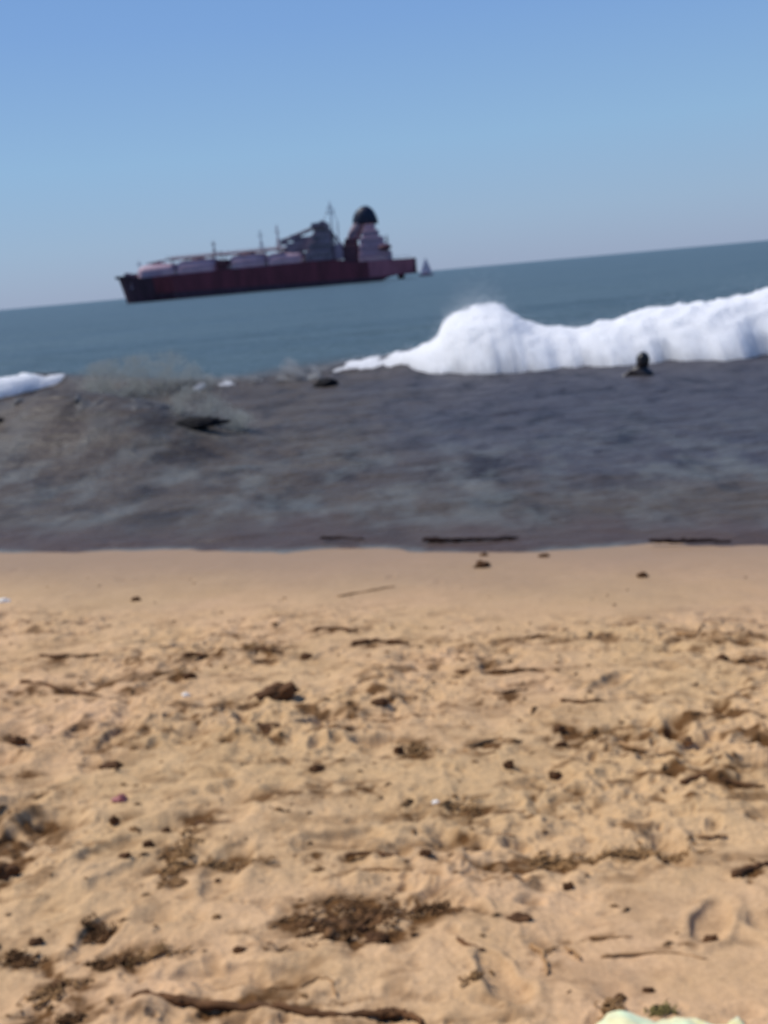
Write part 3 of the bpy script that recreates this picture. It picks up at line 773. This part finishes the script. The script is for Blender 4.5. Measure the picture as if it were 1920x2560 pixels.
# small pale boat lying off the stern
bp = on_y(1066, 694, 560); bp.z = 0
boat = empty('sailing_boat', bp); boat.scale = (.72, .72, .72); tag(boat, 'tiny pale pink sailing boat on the horizon just off the ship\'s stern', 'boat')
def bh(b):
    n = 14; rows = []
    for i in range(n + 1):
        t = i / n; w = 1.6 * math.sin(PI * min(1, .12 + t * .88)) ** .6 + .05; x = -5 + 10 * t
        rows.append([b.verts.new((x, y, z)) for (y, z) in ((-w, 1.5), (-w * .8, .4), (0, -.4), (w * .8, .4), (w, 1.5))])
    for i in range(n):
        for k in range(4): b.faces.new([rows[i][k], rows[i][k + 1], rows[i + 1][k + 1], rows[i + 1][k]])
        b.faces.new([rows[i][4], rows[i][0], rows[i + 1][0], rows[i + 1][4]])
    b.faces.new(rows[0]); b.faces.new(rows[-1][::-1])
    box(b, -2, 2, -.9, .9, 1.4, 2.4, .5)
SAIL = plain('pale_sail', (.60, .48, .55), .8, .1, .3, .2)
part('hull', PALE, bh, boat)
part('mast', LGREY, lambda b: tube(b, (.3, 0, 1), (.3, 0, 13.2), .14, .06), boat)
def sail(b):
    for (pts) in (((.4, .05, 2.4), (4.2, .5, 2.4), (.4, .05, 12.6)), ((.1, -.05, 12.0), (-3.6, -.4, 2.2), (0, -.2, 2.2))):
        n = 10; A_, B_, C_ = [Vector(p) for p in pts]; rows = []
        for i in range(n + 1):
            t = i / n; p = A_.lerp(C_, t); q = B_.lerp(C_, t)
            rows.append([b.verts.new(p.lerp(q, k / 6) + Vector((0, .5 * math.sin(PI * k / 6) * (1 - t), 0))) for k in range(7)])
        for i in range(n):
            for k in range(6): b.faces.new([rows[i][k], rows[i][k + 1], rows[i + 1][k + 1], rows[i + 1][k]])
part('sail', SAIL, sail, boat, True)

# ------------------------------------------------------------------ things on the sand
WOOD = plain('driftwood', (.10, .045, .017), .85, .5, 14, .2)
WOODP = plain('pale_driftwood', (.30, .17, .075), .85, .35, 14, .2)
WEED = plain('dried_seaweed', (.115, .054, .019), .8, .5, 20, .2)
WEEDP = plain('faded_seaweed', (.26, .145, .058), .8, .4, 20, .2)
SHELL = plain('white_shell', (.80, .74, .64), .5, .1, 30, .4)
PINK = plain('reddish_plastic', (.42, .14, .12), .5, .2, 20, .4)
MPX = lambda p: math.hypot(p.y, H - p.z) / FPX        # metres per photo pixel at p
def lump(bm, c, rx, ry, rz, seed, rot=0, sub=3, amp=.4):
    g = bmesh.ops.create_icosphere(bm, subdivisions=sub, radius=1)['verts']
    q = Matrix.Rotation(rot, 3, 'Z')
    for v in g:
        k = 1 + amp * mnoise.fractal(v.co * 1.5 + Vector((seed, seed * .7, 0)), 1, 2, 4)
        v.co = q @ Vector((v.co.x * rx * k, v.co.y * ry * k, v.co.z * rz * k)) + Vector(c)
def stick(bm, pts, r, rnd, seg=8):
    pts = [Vector(p) for p in pts]; rings = []
    n = len(pts)
    for i, p in enumerate(pts):
        d = (pts[min(i + 1, n - 1)] - pts[max(i - 1, 0)]).normalized()
        q = d.to_track_quat('Z', 'Y'); t = i / (n - 1)
        rr = r * (1 - .5 * t) * rnd.uniform(.8, 1.2) * (.5 if i in (0, n - 1) else 1)
        rings.append([bm.verts.new(p + q @ Vector((math.cos(a) * rr, math.sin(a) * rr, 0))) for a in np.linspace(0, 2 * PI, seg + 1)[:-1]])
    for i in range(n - 1):
        for j in range(seg): bm.faces.new([rings[i][j], rings[i][(j + 1) % seg], rings[i + 1][(j + 1) % seg], rings[i + 1][j]])
    bm.faces.new(rings[0][::-1]); bm.faces.new(rings[-1])
cnt = [0]
SHADE_STRIP = plain('backwash_shade', (.018, .009, .007), .8, .4, 14, .1)  # near-black colour for the backwash shade line along the waterline
GRP = {'driftwood_chunk': 'driftwood lumps on the sand', 'pebble': 'dark pebbles, and a lump for a dark pit, scattered over the beach', 'bark_scrap': 'brown bark scraps on the sand',
       'shell': 'pale shells on the sand', 'stick_or_shade_strip': 'dark sticks and shade strips on the beach', 'twig': 'twigs lying on the sand',
       'branch_or_pit_shade': 'large dark branches and pit shade strips on the sand', 'seaweed_clump': 'seaweed clumps on the sand'}
def place_chunk(px, py, w, hgt, label, name='driftwood_chunk', cat='driftwood', mat=None, tilt=0, sub=4):
    """w, hgt: size in photo pixels"""
    cnt[0] += 1; p = on_sand(px, py + hgt * .3); k = MPX(p)
    bm = bmesh.new(); L = w * k / 2; Hh = max(hgt * k / 2 * 1.1, .006)
    lump(bm, (0, 0, Hh * .25), L, L * .55, Hh, cnt[0] * 3.7, 0, sub, .45)
    rnd = random.Random(cnt[0])
    if w > 40:
        for _ in range(2): lump(bm, (rnd.uniform(-.6, .6) * L, rnd.uniform(-.3, .3) * L, Hh * .1), L * .35, L * .3, Hh * .6, rnd.uniform(0, 90), 0, 3, .5)
    o = from_bm(name, bm, mat or WOOD); o.location = p; o.rotation_euler = (0, math.radians(-tilt), rnd.uniform(-.2, .2))
    tag(o, label, cat, GRP.get(name)); return o
def place_stick(ptsx, wpx, label, name='twig', cat='twig', mat=None, forks=(), lift=.2, float_z=None):
    """ptsx: photo pixels along the stick"""
    cnt[0] += 1; rnd = random.Random(cnt[0] * 7)
    def wp(x, y):
        if float_z is not None: return on_z(x, y, float_z)
        q = on_sand(x, y); return Vector((q.x, q.y, max(q.z, gz(q.x, q.y, False))))
    P_ = [wp(*q) for q in ptsx]; o0 = P_[0].copy(); k = MPX(P_[0]); r_ = max(wpx * k / 2, .002)
    def dense(PP):
        out = []
        for a, b in zip(PP[:-1], PP[1:]):
            m_ = 6
            for i in range(m_): out.append(a.lerp(b, i / m_))
        out.append(PP[-1]); return [q - o0 + Vector((rnd.gauss(0, r_ * .35), rnd.gauss(0, r_ * .35), r_ * lift + rnd.gauss(0, r_ * .15))) for q in out]
    bm = bmesh.new(); stick(bm, dense(P_), r_, rnd)
    for f in forks: stick(bm, dense([wp(*q) for q in f]), r_ * .7, rnd)
    o = from_bm(name, bm, mat or WOOD); o.location = o0; tag(o, label, cat, GRP.get(name)); return o
def place_weed(px, py, w, hgt, label, n=60, mat=None, seed=0, name='seaweed_clump', cat='seaweed'):
    cnt[0] += 1; p = on_sand(px, py); k = MPX(p); rnd = random.Random(seed + 50); bm = bmesh.new()
    W = w * k / 2; Dp = hgt * k / 2 / math.sin(math.atan2(H - p.z, p.y)) 
    for _ in range(n):
        a = max(-1, min(1, rnd.gauss(0, .42))) * W; b = max(-1, min(1, rnd.gauss(0, .42))) * Dp
        gl = gz(p.x + a, p.y + b) - p.z; an = rnd.uniform(-1, 1) * 1.1; L = rnd.uniform(.15, .5) * min(W, .16)
        pts = [Vector((a + math.cos(an) * L * t + rnd.gauss(0, .006), b + math.sin(an) * L * t + rnd.gauss(0, .006), gl + .006 + .014 * math.sin(t * PI) * rnd.random())) for t in np.linspace(-.5, .5, 6)]
        stick(bm, pts, rnd.uniform(.002, .005), rnd, 5)
    for _ in range(max(3, n // 14)):
        a = rnd.gauss(0, .3) * W; b = rnd.gauss(0, .3) * Dp; s_ = rnd.uniform(.06, .16) * W
        s_ = min(s_, .019)
        lump(bm, (a, b, gz(p.x + a, p.y + b) - p.z + s_ * .25), s_ * 1.5, s_, s_ * .6, rnd.uniform(0, 99), rnd.uniform(0, 3), 2, .5)
    o = from_bm(name, bm, mat or WEED); o.location = p; tag(o, label, cat, GRP.get(name)); return o

place_chunk(688, 1728, 112, 46, 'largest dark driftwood lump on the open sand, tilted up at its right end', tilt=14)
place_chunk(950, 1758, 46, 18, 'smooth dark oval driftwood lump to the right of the largest one')
place_chunk(766, 1633, 34, 20, 'round dark lump alone above the largest driftwood lump', name='pebble', cat='pebble')
place_chunk(46, 1850, 40, 26, 'dark rounded lump alone near the left edge, level with the trampled sand', name='pebble', cat='pebble')
place_chunk(672, 1820, 70, 18, 'flat dark driftwood flake lying straight below the largest lump')
place_chunk(1206, 1410, 40, 22, 'dark lump on the smooth damp sand just below the long shade strip at the waterline', name='pebble', cat='pebble')
place_chunk(1605, 1438, 28, 18, 'small dark lump on the smooth sand straight below the swimmer', name='pebble', cat='pebble')
place_chunk(1803, 1643, 36, 24, 'dark lump near the right edge with a short twig beside it', name='pebble', cat='pebble')
place_chunk(340, 1497, 24, 14, 'tiny dark lump on the smooth sand at upper left of the beach', name='pebble', cat='pebble')
place_chunk(1210, 1346+40, 18, 10, 'tiny brown bark scrap on damp sand right above the dark lump by the waterline', name='bark_scrap', cat='bark')
place_chunk(1360, 1388, 26, 12, 'brown bark scrap at the very edge of the damp sand, right of centre', name='bark_scrap', cat='bark')
place_chunk(475, 1694, 32, 18, 'brown lump with a white shell just below and left of it', name='pebble', cat='pebble')
place_chunk(400, 1760, 36, 14, 'brown bark scrap a little below the white shell', name='bark_scrap', cat='bark')
place_chunk(278, 1912, 48, 20, 'brown driftwood flake in the trampled sand at left of centre')
place_chunk(792, 1920, 36, 20, 'brown lump in the trampled sand just left of the dark hollow at centre', name='pebble', cat='pebble')
place_chunk(1400, 1824, 30, 22, 'upper of two dark lumps close together in the trampled sand at right', name='pebble', cat='pebble')
place_chunk(1404, 1858, 28, 18, 'lower of two dark lumps close together in the trampled sand at right', name='pebble', cat='pebble')
place_chunk(996, 1870, 26, 22, 'small nearly black lump standing for a dark pit at the left end of a ring of disturbed sand', name='pebble', cat='pebble')  # solid lump stands for a dark pit in the sand
place_chunk(1272, 1910, 26, 26, 'upright brown lump below the V of faded sticks', name='bark_scrap', cat='bark')
place_chunk(1388, 1928, 38, 22, 'brown lump below the two dark lumps that sit close together', name='pebble', cat='pebble')
place_chunk(1712, 1845, 36, 24, 'faded brown lump standing alone at the right in the trampled sand', name='bark_scrap', cat='bark', mat=WOODP)
place_chunk(1296, 2294, 62, 18, 'flat dark driftwood flake on clean sand at lower right of centre')
place_chunk(1775, 2326, 36, 18, 'small dark driftwood lump on clean sand at lower right', name='pebble', cat='pebble')
place_chunk(1422, 2212, 26, 24, 'single brown lump below the long row of faded seaweed', name='pebble', cat='pebble')
place_chunk(1065, 2145, 30, 16, 'brown bark scrap right end of the thin stick pair at centre', name='bark_scrap', cat='bark')
place_chunk(14, 2172, 60, 50, 'big dark driftwood lump cut off by the left edge of the picture')
place_chunk(287, 2052, 26, 26, 'dark brown lump right under the reddish plastic scrap', name='pebble', cat='pebble')
place_chunk(415, 2062, 24, 22, 'dark lump heading a streak of brown weed at left', name='pebble', cat='pebble')
place_chunk(372, 2108, 26, 24, 'dark lump beside the streak of brown weed at left, lower than its neighbour', name='pebble', cat='pebble')
place_chunk(500, 2045, 34, 16, 'brown bark scrap at the top right of the brown weed streak', name='bark_scrap', cat='bark')
place_chunk(312, 2142, 34, 14, 'slanting brown flake left of the brown weed streak', tilt=12)
place_chunk(893, 2308, 50, 26, 'upper nearly black lump in the large seaweed clump')
place_chunk(940, 2336, 54, 28, 'lower nearly black lump in the large seaweed clump')
place_chunk(800, 2296, 34, 20, 'dark lump at the left side of the large seaweed clump', name='pebble', cat='pebble')
place_chunk(92, 2354, 34, 20, 'dark lump above the weed row at lower left', name='pebble', cat='pebble')
place_chunk(145, 2450, 36, 30, 'pointed brown lump below the weed row at lower left', name='driftwood_chunk', cat='driftwood')
place_chunk(543, 2190, 0 + 12, 10, 'tiny brown bead of wood at the middle of the lower left sand', name='bark_scrap', cat='bark')
place_chunk(542, 2292, 20, 12, 'tiny olive bark scrap alone on clean sand at lower left of centre', name='bark_scrap', cat='bark', mat=WEEDP)
place_chunk(600, 2378, 32, 14, 'small brown bark scrap at the right end of the weed row at lower left', name='bark_scrap', cat='bark')
place_chunk(452, 2500, 34, 30, 'dark lump lying on the long half buried branch at the bottom', name='driftwood_chunk', cat='driftwood')
place_chunk(1550, 2492, 26, 22, 'small brown lump above the yellow green cloth', name='pebble', cat='pebble')
place_chunk(1620, 2472, 28, 14, 'highest small brown scrap above the yellow green cloth', name='bark_scrap', cat='bark')
place_chunk(465, 1736, 17, 13, 'small white shell on the sand beside a brown lump', name='shell', cat='shell', mat=SHELL)
place_chunk(8, 1500, 34, 12, 'pale flat shell on damp sand at the left edge of the picture', name='shell', cat='shell', mat=SHELL)
place_chunk(1090, 2003, 20, 9, 'pale broken shell in the middle of the trampled sand', name='shell', cat='shell', mat=SHELL)
place_chunk(302, 2002, 34, 26, 'crumpled reddish plastic scrap in the trampled sand', name='plastic_scrap', cat='litter', mat=PINK)

place_stick([(1055, 1350), (1130, 1352), (1200, 1349), (1296, 1346)], 13, 'long dark strip for the backwash shade at the waterline right of centre', 'stick_or_shade_strip', 'stick', float_z=.035, mat=SHADE_STRIP)  # this and the next two are strips added to draw the backwash shade
place_stick([(1620, 1353), (1700, 1354), (1760, 1352), (1830, 1355)], 13, 'dark strip for the backwash shade at the waterline towards the right edge', 'stick_or_shade_strip', 'stick', float_z=.035, mat=SHADE_STRIP)
place_stick([(800, 1346), (850, 1345), (912, 1349)], 9, 'shorter dark strip for the backwash shade at the waterline left of centre', 'stick_or_shade_strip', 'stick', float_z=.035, mat=SHADE_STRIP)
place_stick([(840, 1492), (900, 1482), (990, 1466)], 8, 'thin pale stick lying slanted on the smooth damp sand', mat=WOODP)
place_stick([(1400, 1759), (1450, 1760), (1510, 1758)], 15, 'short straight dark stick lying level above the two dark lumps', 'stick_or_shade_strip', 'stick')
place_stick([(100, 1642), (150, 1644), (200, 1641), (250, 1644)], 12, 'upper dark twig in the row of twigs at left', )
place_stick([(50, 1708), (110, 1712), (160, 1728), (250, 1740)], 13, 'longer lower twig in the row of twigs at left')
place_stick([(455, 1640), (500, 1638), (512, 1640)], 14, 'short twig with a thick end right of the row of twigs at left')
place_stick([(620, 1628), (660, 1630), (710, 1632)], 12, 'twig just left of the round dark lump', forks=[[(640, 1656), (655, 1654), (700, 1655)]])
place_stick([(785, 1576), (840, 1573), (895, 1578)], 12, 'twig lying highest on the dry sand at centre')
place_stick([(875, 1612), (940, 1604), (1020, 1608)], 17, 'dark knobbly twig below the highest one at centre')
place_stick([(1140, 1680), (1210, 1682), (1340, 1672)], 12, 'long thin twig with dark knobs right of centre')
place_stick([(1310, 1596), (1340, 1594), (1375, 1592)], 12, 'brown twig above the long thin knobbed one')
place_stick([(1250, 1740), (1290, 1730), (1318, 1724)], 11, 'short slanting brown twig between the knobbed twig and the straight stick')
place_stick([(1690, 1585), (1740, 1588), (1758, 1566)], 11, 'hooked faded twig at the upper right of the dry sand', mat=WOODP)
place_stick([(1770, 1606), (1830, 1605), (1880, 1603)], 10, 'faded straight twig near the right edge, above the dark lump', mat=WOODP)
place_stick([(1840, 1650), (1870, 1651), (1900, 1650)], 9, 'short twig right beside the dark lump near the right edge', mat=WOODP)
place_stick([(1700, 1962), (1760, 1952), (1830, 1958), (1910, 1968)], 15, 'long dark branch lying near the right edge half way down the beach', 'stick_or_shade_strip', 'stick')
place_stick([(1158, 1872), (1240, 1848), (1290, 1852)], 12, 'upper arm of a faded V of sticks in the trampled sand', mat=WOODP)
place_stick([(1160, 1876), (1200, 1888), (1240, 1886)], 11, 'lower arm of a faded V of sticks in the trampled sand', mat=WOODP)
place_stick([(1545, 1858), (1590, 1872), (1625, 1880)], 12, 'faded stick between the two dark lumps and the lone faded lump', mat=WOODP)
place_stick([(1725, 1792), (1760, 1791), (1815, 1796)], 10, 'faded twig above the lone faded lump at right', mat=WOODP)
place_stick([(865, 2140), (930, 2134), (1000, 2140)], 10, 'upper of a pair of thin sticks at the centre of the lower beach')
place_stick([(900, 2176), (960, 2172), (1035, 2182)], 9, 'lower of a pair of thin sticks at the centre of the lower beach', mat=WOODP)
place_stick([(1145, 2352), (1170, 2370), (1215, 2380)], 12, 'short diagonal brown twig below the flat dark flake')
place_stick([(1330, 2362), (1355, 2380), (1368, 2438)], 13, 'forked brown twig shaped like a Y on the lower right sand', mat=WOODP, forks=[[(1355, 2380), (1380, 2372), (1395, 2368)]])
place_stick([(1410, 2370), (1440, 2384), (1455, 2400)], 11, 'short brown twig right next to the Y shaped one', mat=WOODP)
place_stick([(1500, 2392), (1600, 2384), (1700, 2388), (1770, 2400)], 8, 'long thin bent stick on clean sand at lower right', mat=WOODP)
place_stick([(1470, 2342), (1510, 2345), (1580, 2342)], 8, 'thin faded twig above the long thin bent stick', mat=WOODP)
place_stick([(1240, 2088), (1265, 2092), (1290, 2093)], 9, 'small brown twig on clean sand above the flat dark flake')
place_stick([(1740, 2092), (1800, 2091), (1818, 2090)], 10, 'faded twig below the long dark branch at right', mat=WOODP)
place_stick([(330, 2500), (420, 2504), (520, 2512), (640, 2520), (760, 2530), (900, 2534), (1000, 2540)], 24, 'long half buried dark branch along the bottom of the picture', 'branch_or_pit_shade', 'driftwood', lift=.0)
place_stick([(940, 2538), (985, 2530), (1030, 2542), (1062, 2566)], 22, 'bent dark strip for the shaded wall of a pit, curving down out of the bottom of the picture', 'branch_or_pit_shade', 'driftwood', lift=.3)  # dark strip draws the shaded far wall of a pit
place_stick([(1834, 2198), (1870, 2180), (1915, 2166), (1960, 2158)], 22, 'dark curved strip for the shaded wall of a pit, running out of the right edge of the picture', 'branch_or_pit_shade', 'driftwood', lift=.3)  # shade inside a pit at the right edge, drawn as a dark strip
place_stick([(750, 2470), (790, 2448), (830, 2456), (840, 2490)], 9, 'thin hooped stick standing in the sand above the long half buried branch', mat=WOODP)

place_weed(880, 2300, 360, 120, 'largest dark seaweed clump in the lower middle of the beach', 170, seed=1)
place_weed(1080, 2280, 130, 40, 'brown seaweed tuft on the right side of the largest clump', 40, seed=2)
place_weed(245, 2330, 64, 50, 'compact dark seaweed tuft standing above the weed row', 55, seed=3)
place_weed(45, 2394, 110, 34, 'left end of the dark weed row at lower left, by the picture edge', 60, seed=4)
place_weed(270, 2402, 130, 30, 'middle stretch of the dark weed row at lower left', 55, seed=5)
place_weed(390, 2385, 160, 30, 'thin faded right end of the weed row at lower left', 40, WEEDP, seed=6)
place_weed(120, 2480, 120, 70, 'loose faded weed below the weed row, around the pointed lump', 45, WEEDP, seed=7)
place_weed(180, 2550, 60, 24, 'dark weed tuft at the bottom edge of the picture, far left', 40, seed=8)
place_weed(1380, 2145, 150, 50, 'faded brown weed heap at the left end of a faint row', 60, WEEDP, seed=9)
place_weed(1600, 2135, 300, 22, 'faint row of faded weed reaching right from the brown heap', 70, WEEDP, seed=10)
place_weed(450, 2130, 90, 150, 'upright streak of brown weed among lumps at left', 80, WEEDP, seed=11)
place_weed(575, 2155, 180, 36, 'faded weed reaching right from the brown streak', 45, WEEDP, seed=12)
place_weed(1035, 1872, 110, 60, 'ring of faded weed around a small black lump', 50, WEEDP, seed=13)
place_weed(430, 1680, 70, 40, 'small faded weed patch above the white shell', 30, WEEDP, seed=14)
place_weed(655, 1625, 110, 30, 'thin weed patch left of the round dark lump', 30, WEEDP, seed=15)
place_weed(1500, 1835, 100, 34, 'faded weed patch right of the two dark lumps', 30, WEEDP, seed=16)
place_weed(1180, 2460, 0 + 60, 20, 'faint weed patch on clean sand below the diagonal twig', 14, WEEDP, seed=17)
place_weed(1655, 2536, 70, 20, 'olive brown weed tuft touching the top edge of the yellow green cloth', 24, plain('olive_weed', (.19, .15, .05), .8, .4, 20, .2), seed=28)
place_weed(1530, 2525, 70, 60, 'brown weed at the left side of the yellow green cloth', 30, WEEDP, seed=18)
place_weed(1150, 2010, 0 + 120, 50, 'faint weed patch below the pale broken shell', 26, WEEDP, seed=19)

# uncountable crumbs of bark, weed and shell over the dry sand
def crumbs():
    rnd = random.Random(99); me_pts = []
    bm = bmesh.new()
    n = 0
    xs = []; 
    while len(xs) < 1500:
        s = -rnd.uniform(1.2, 9); a = rnd.uniform(-6, 6)
        x = SP0[0] + sn.x * s + sd.x * a; y = SP0[1] + sn.y * s + sd.y * a
        if y < .8: continue
        dens = .25 + .9 * (mnoise.noise(Vector((x * .9, y * .9, 4))) + .3)
        if s > -2.6: dens *= .12
        if rnd.random() > dens: continue
        xs.append((x, y))
    xa = np.array([q[0] for q in xs]); ya = np.array([q[1] for q in xs]); za, _ = ground(xa.copy(), ya.copy())
    for x, y, z in zip(xa, ya, za):
        L = rnd.uniform(.004, .015) * (2.0 if rnd.random() < .10 else 1); an = rnd.gauss(0, .7)
        q = Matrix.Rotation(an, 3, 'Z')
        v0 = [q @ Vector(p) for p in ((-L * 1.6, 0, 0), (-.3 * L, -.6 * L, .1 * L), (1.5 * L, -.2 * L, 0), (.5 * L, .6 * L, .1 * L), (0, 0, .75 * L))]
        vs = [bm.verts.new(p + Vector((x, y, z + .001))) for p in v0]
        for f in ((0, 1, 4), (1, 2, 4), (2, 3, 4), (3, 0, 4)): bm.faces.new([vs[i] for i in f])
    return bm
o = from_bm('beach_litter', crumbs(), plain('bark_crumbs', (.17, .095, .042), .9, .5, 3, .1), None, False)
tag(o, 'tiny dark crumbs of bark and weed strewn all over the dry sand', 'litter', kind='stuff')

# crumpled cloth at the lower right edge of the picture
def cloth():
    t = NT('green_cloth'); v = t.coord()
    f = t.noise(v, 9, 4, .6, 1)
    c = t.ramp(f, [(.3, (.60, .52, .16)), (.46, (.72, .66, .36)), (.6, (.60, .70, .42)), (.8, (.78, .64, .42))])
    t.pr(Base_Color=c, Roughness=.85, Specular_IOR_Level=.2, Sheen_Weight=.3)
    c0 = on_sand(1655, 2668); k = MPX(c0)
    n = 90; u = np.linspace(-1, 1, n); U, V = np.meshgrid(u, u, indexing='xy')
    W = 230 * k; Dp = .20
    ang = np.arctan2(V, U); rad = np.maximum(np.abs(U), np.abs(V)); 
    Xl = U * W * (1 + .12 * fbm(U * 1.5, V * 1.5, 3, 3)); Yl = V * Dp * (1 + .2 * fbm(U * 2, V * 2 + 5, 3, 4)) - .05
    g, _ = ground(Xl + c0.x, Yl + c0.y, True)
    hgt = .010 + .030 * np.clip(1 - rad, 0, 1) ** .5 + .026 * np.abs(fbm(U * 1.6 + 3, V * 1.6, 2, 6)) * np.clip(1.15 - rad, 0, 1) ** .5
    me = grid_mesh('cloth', np.stack([Xl, Yl, g - c0.z + hgt], -1))
    o = link('crumpled_cloth', me, t.m); o.location = c0
    md = o.modifiers.new('Solidify', 'SOLIDIFY'); md.thickness = .004; md.offset = -1
    tag(o, 'crumpled pale yellow and green cloth on the sand, cut off by the bottom edge', 'cloth')
cloth()

# ------------------------------------------------------------------ light
SUN_EL, SUN_AZ = math.radians(55), math.radians(-72)
w = bpy.data.worlds.new('World'); sc.world = w; w.use_nodes = True
nt = w.node_tree; bg = nt.nodes['Background']
sky = nt.nodes.new('ShaderNodeTexSky'); sky.sky_type = 'NISHITA'; sky.sun_disc = False
sky.sun_elevation = SUN_EL; sky.sun_rotation = SUN_AZ
sky.altitude = 0; sky.air_density = 1.0; sky.dust_density = 0.4; sky.ozone_density = 2.0
tc = nt.nodes.new('ShaderNodeTexCoord'); sx = nt.nodes.new('ShaderNodeSeparateXYZ'); nt.links.new(tc.outputs['Generated'], sx.inputs[0])
rp = nt.nodes.new('ShaderNodeValToRGB'); nt.links.new(sx.outputs[2], rp.inputs[0])
def lin(r, g, b): return tuple(((c / 255 + .055) / 1.055) ** 2.4 for c in (r, g, b)) + (1,)
el = rp.color_ramp.elements
while len(el) < 6: el.new(.5)
for q, (p_, c_) in zip(el, ((0, lin(150, 168, 199)), (.045, lin(149, 177, 209)), (.11, lin(142, 181, 219)), (.21, lin(124, 165, 219)), (.45, lin(88, 137, 206)), (1, lin(62, 104, 182)))):
    q.position = p_; q.color = c_
vm = nt.nodes.new('ShaderNodeVectorMath'); vm.operation = 'SCALE'; vm.inputs['Scale'].default_value = 1 / .09
nt.links.new(rp.outputs[0], vm.inputs[0])
mx = nt.nodes.new('ShaderNodeMix'); mx.data_type = 'RGBA'; mx.inputs[0].default_value = .88
nt.links.new(sky.outputs[0], mx.inputs[6]); nt.links.new(vm.outputs[0], mx.inputs[7]); nt.links.new(mx.outputs[2], bg.inputs[0])
bg.inputs[1].default_value = .09
sl = bpy.data.lights.new('sun', 'SUN'); sl.energy = 4.4; sl.angle = math.radians(.6); sl.color = (1, .96, .90)
so_ = bpy.data.objects.new('sun', sl); COL.objects.link(so_)
sdir = Vector((math.sin(SUN_AZ) * math.cos(SUN_EL), math.cos(SUN_AZ) * math.cos(SUN_EL), math.sin(SUN_EL)))
so_.rotation_euler = sdir.to_track_quat('Z', 'Y').to_euler(); so_.location = (0, 0, 20)

sc.view_settings.view_transform = 'Standard'; sc.view_settings.look = 'None'; sc.view_settings.exposure = 0
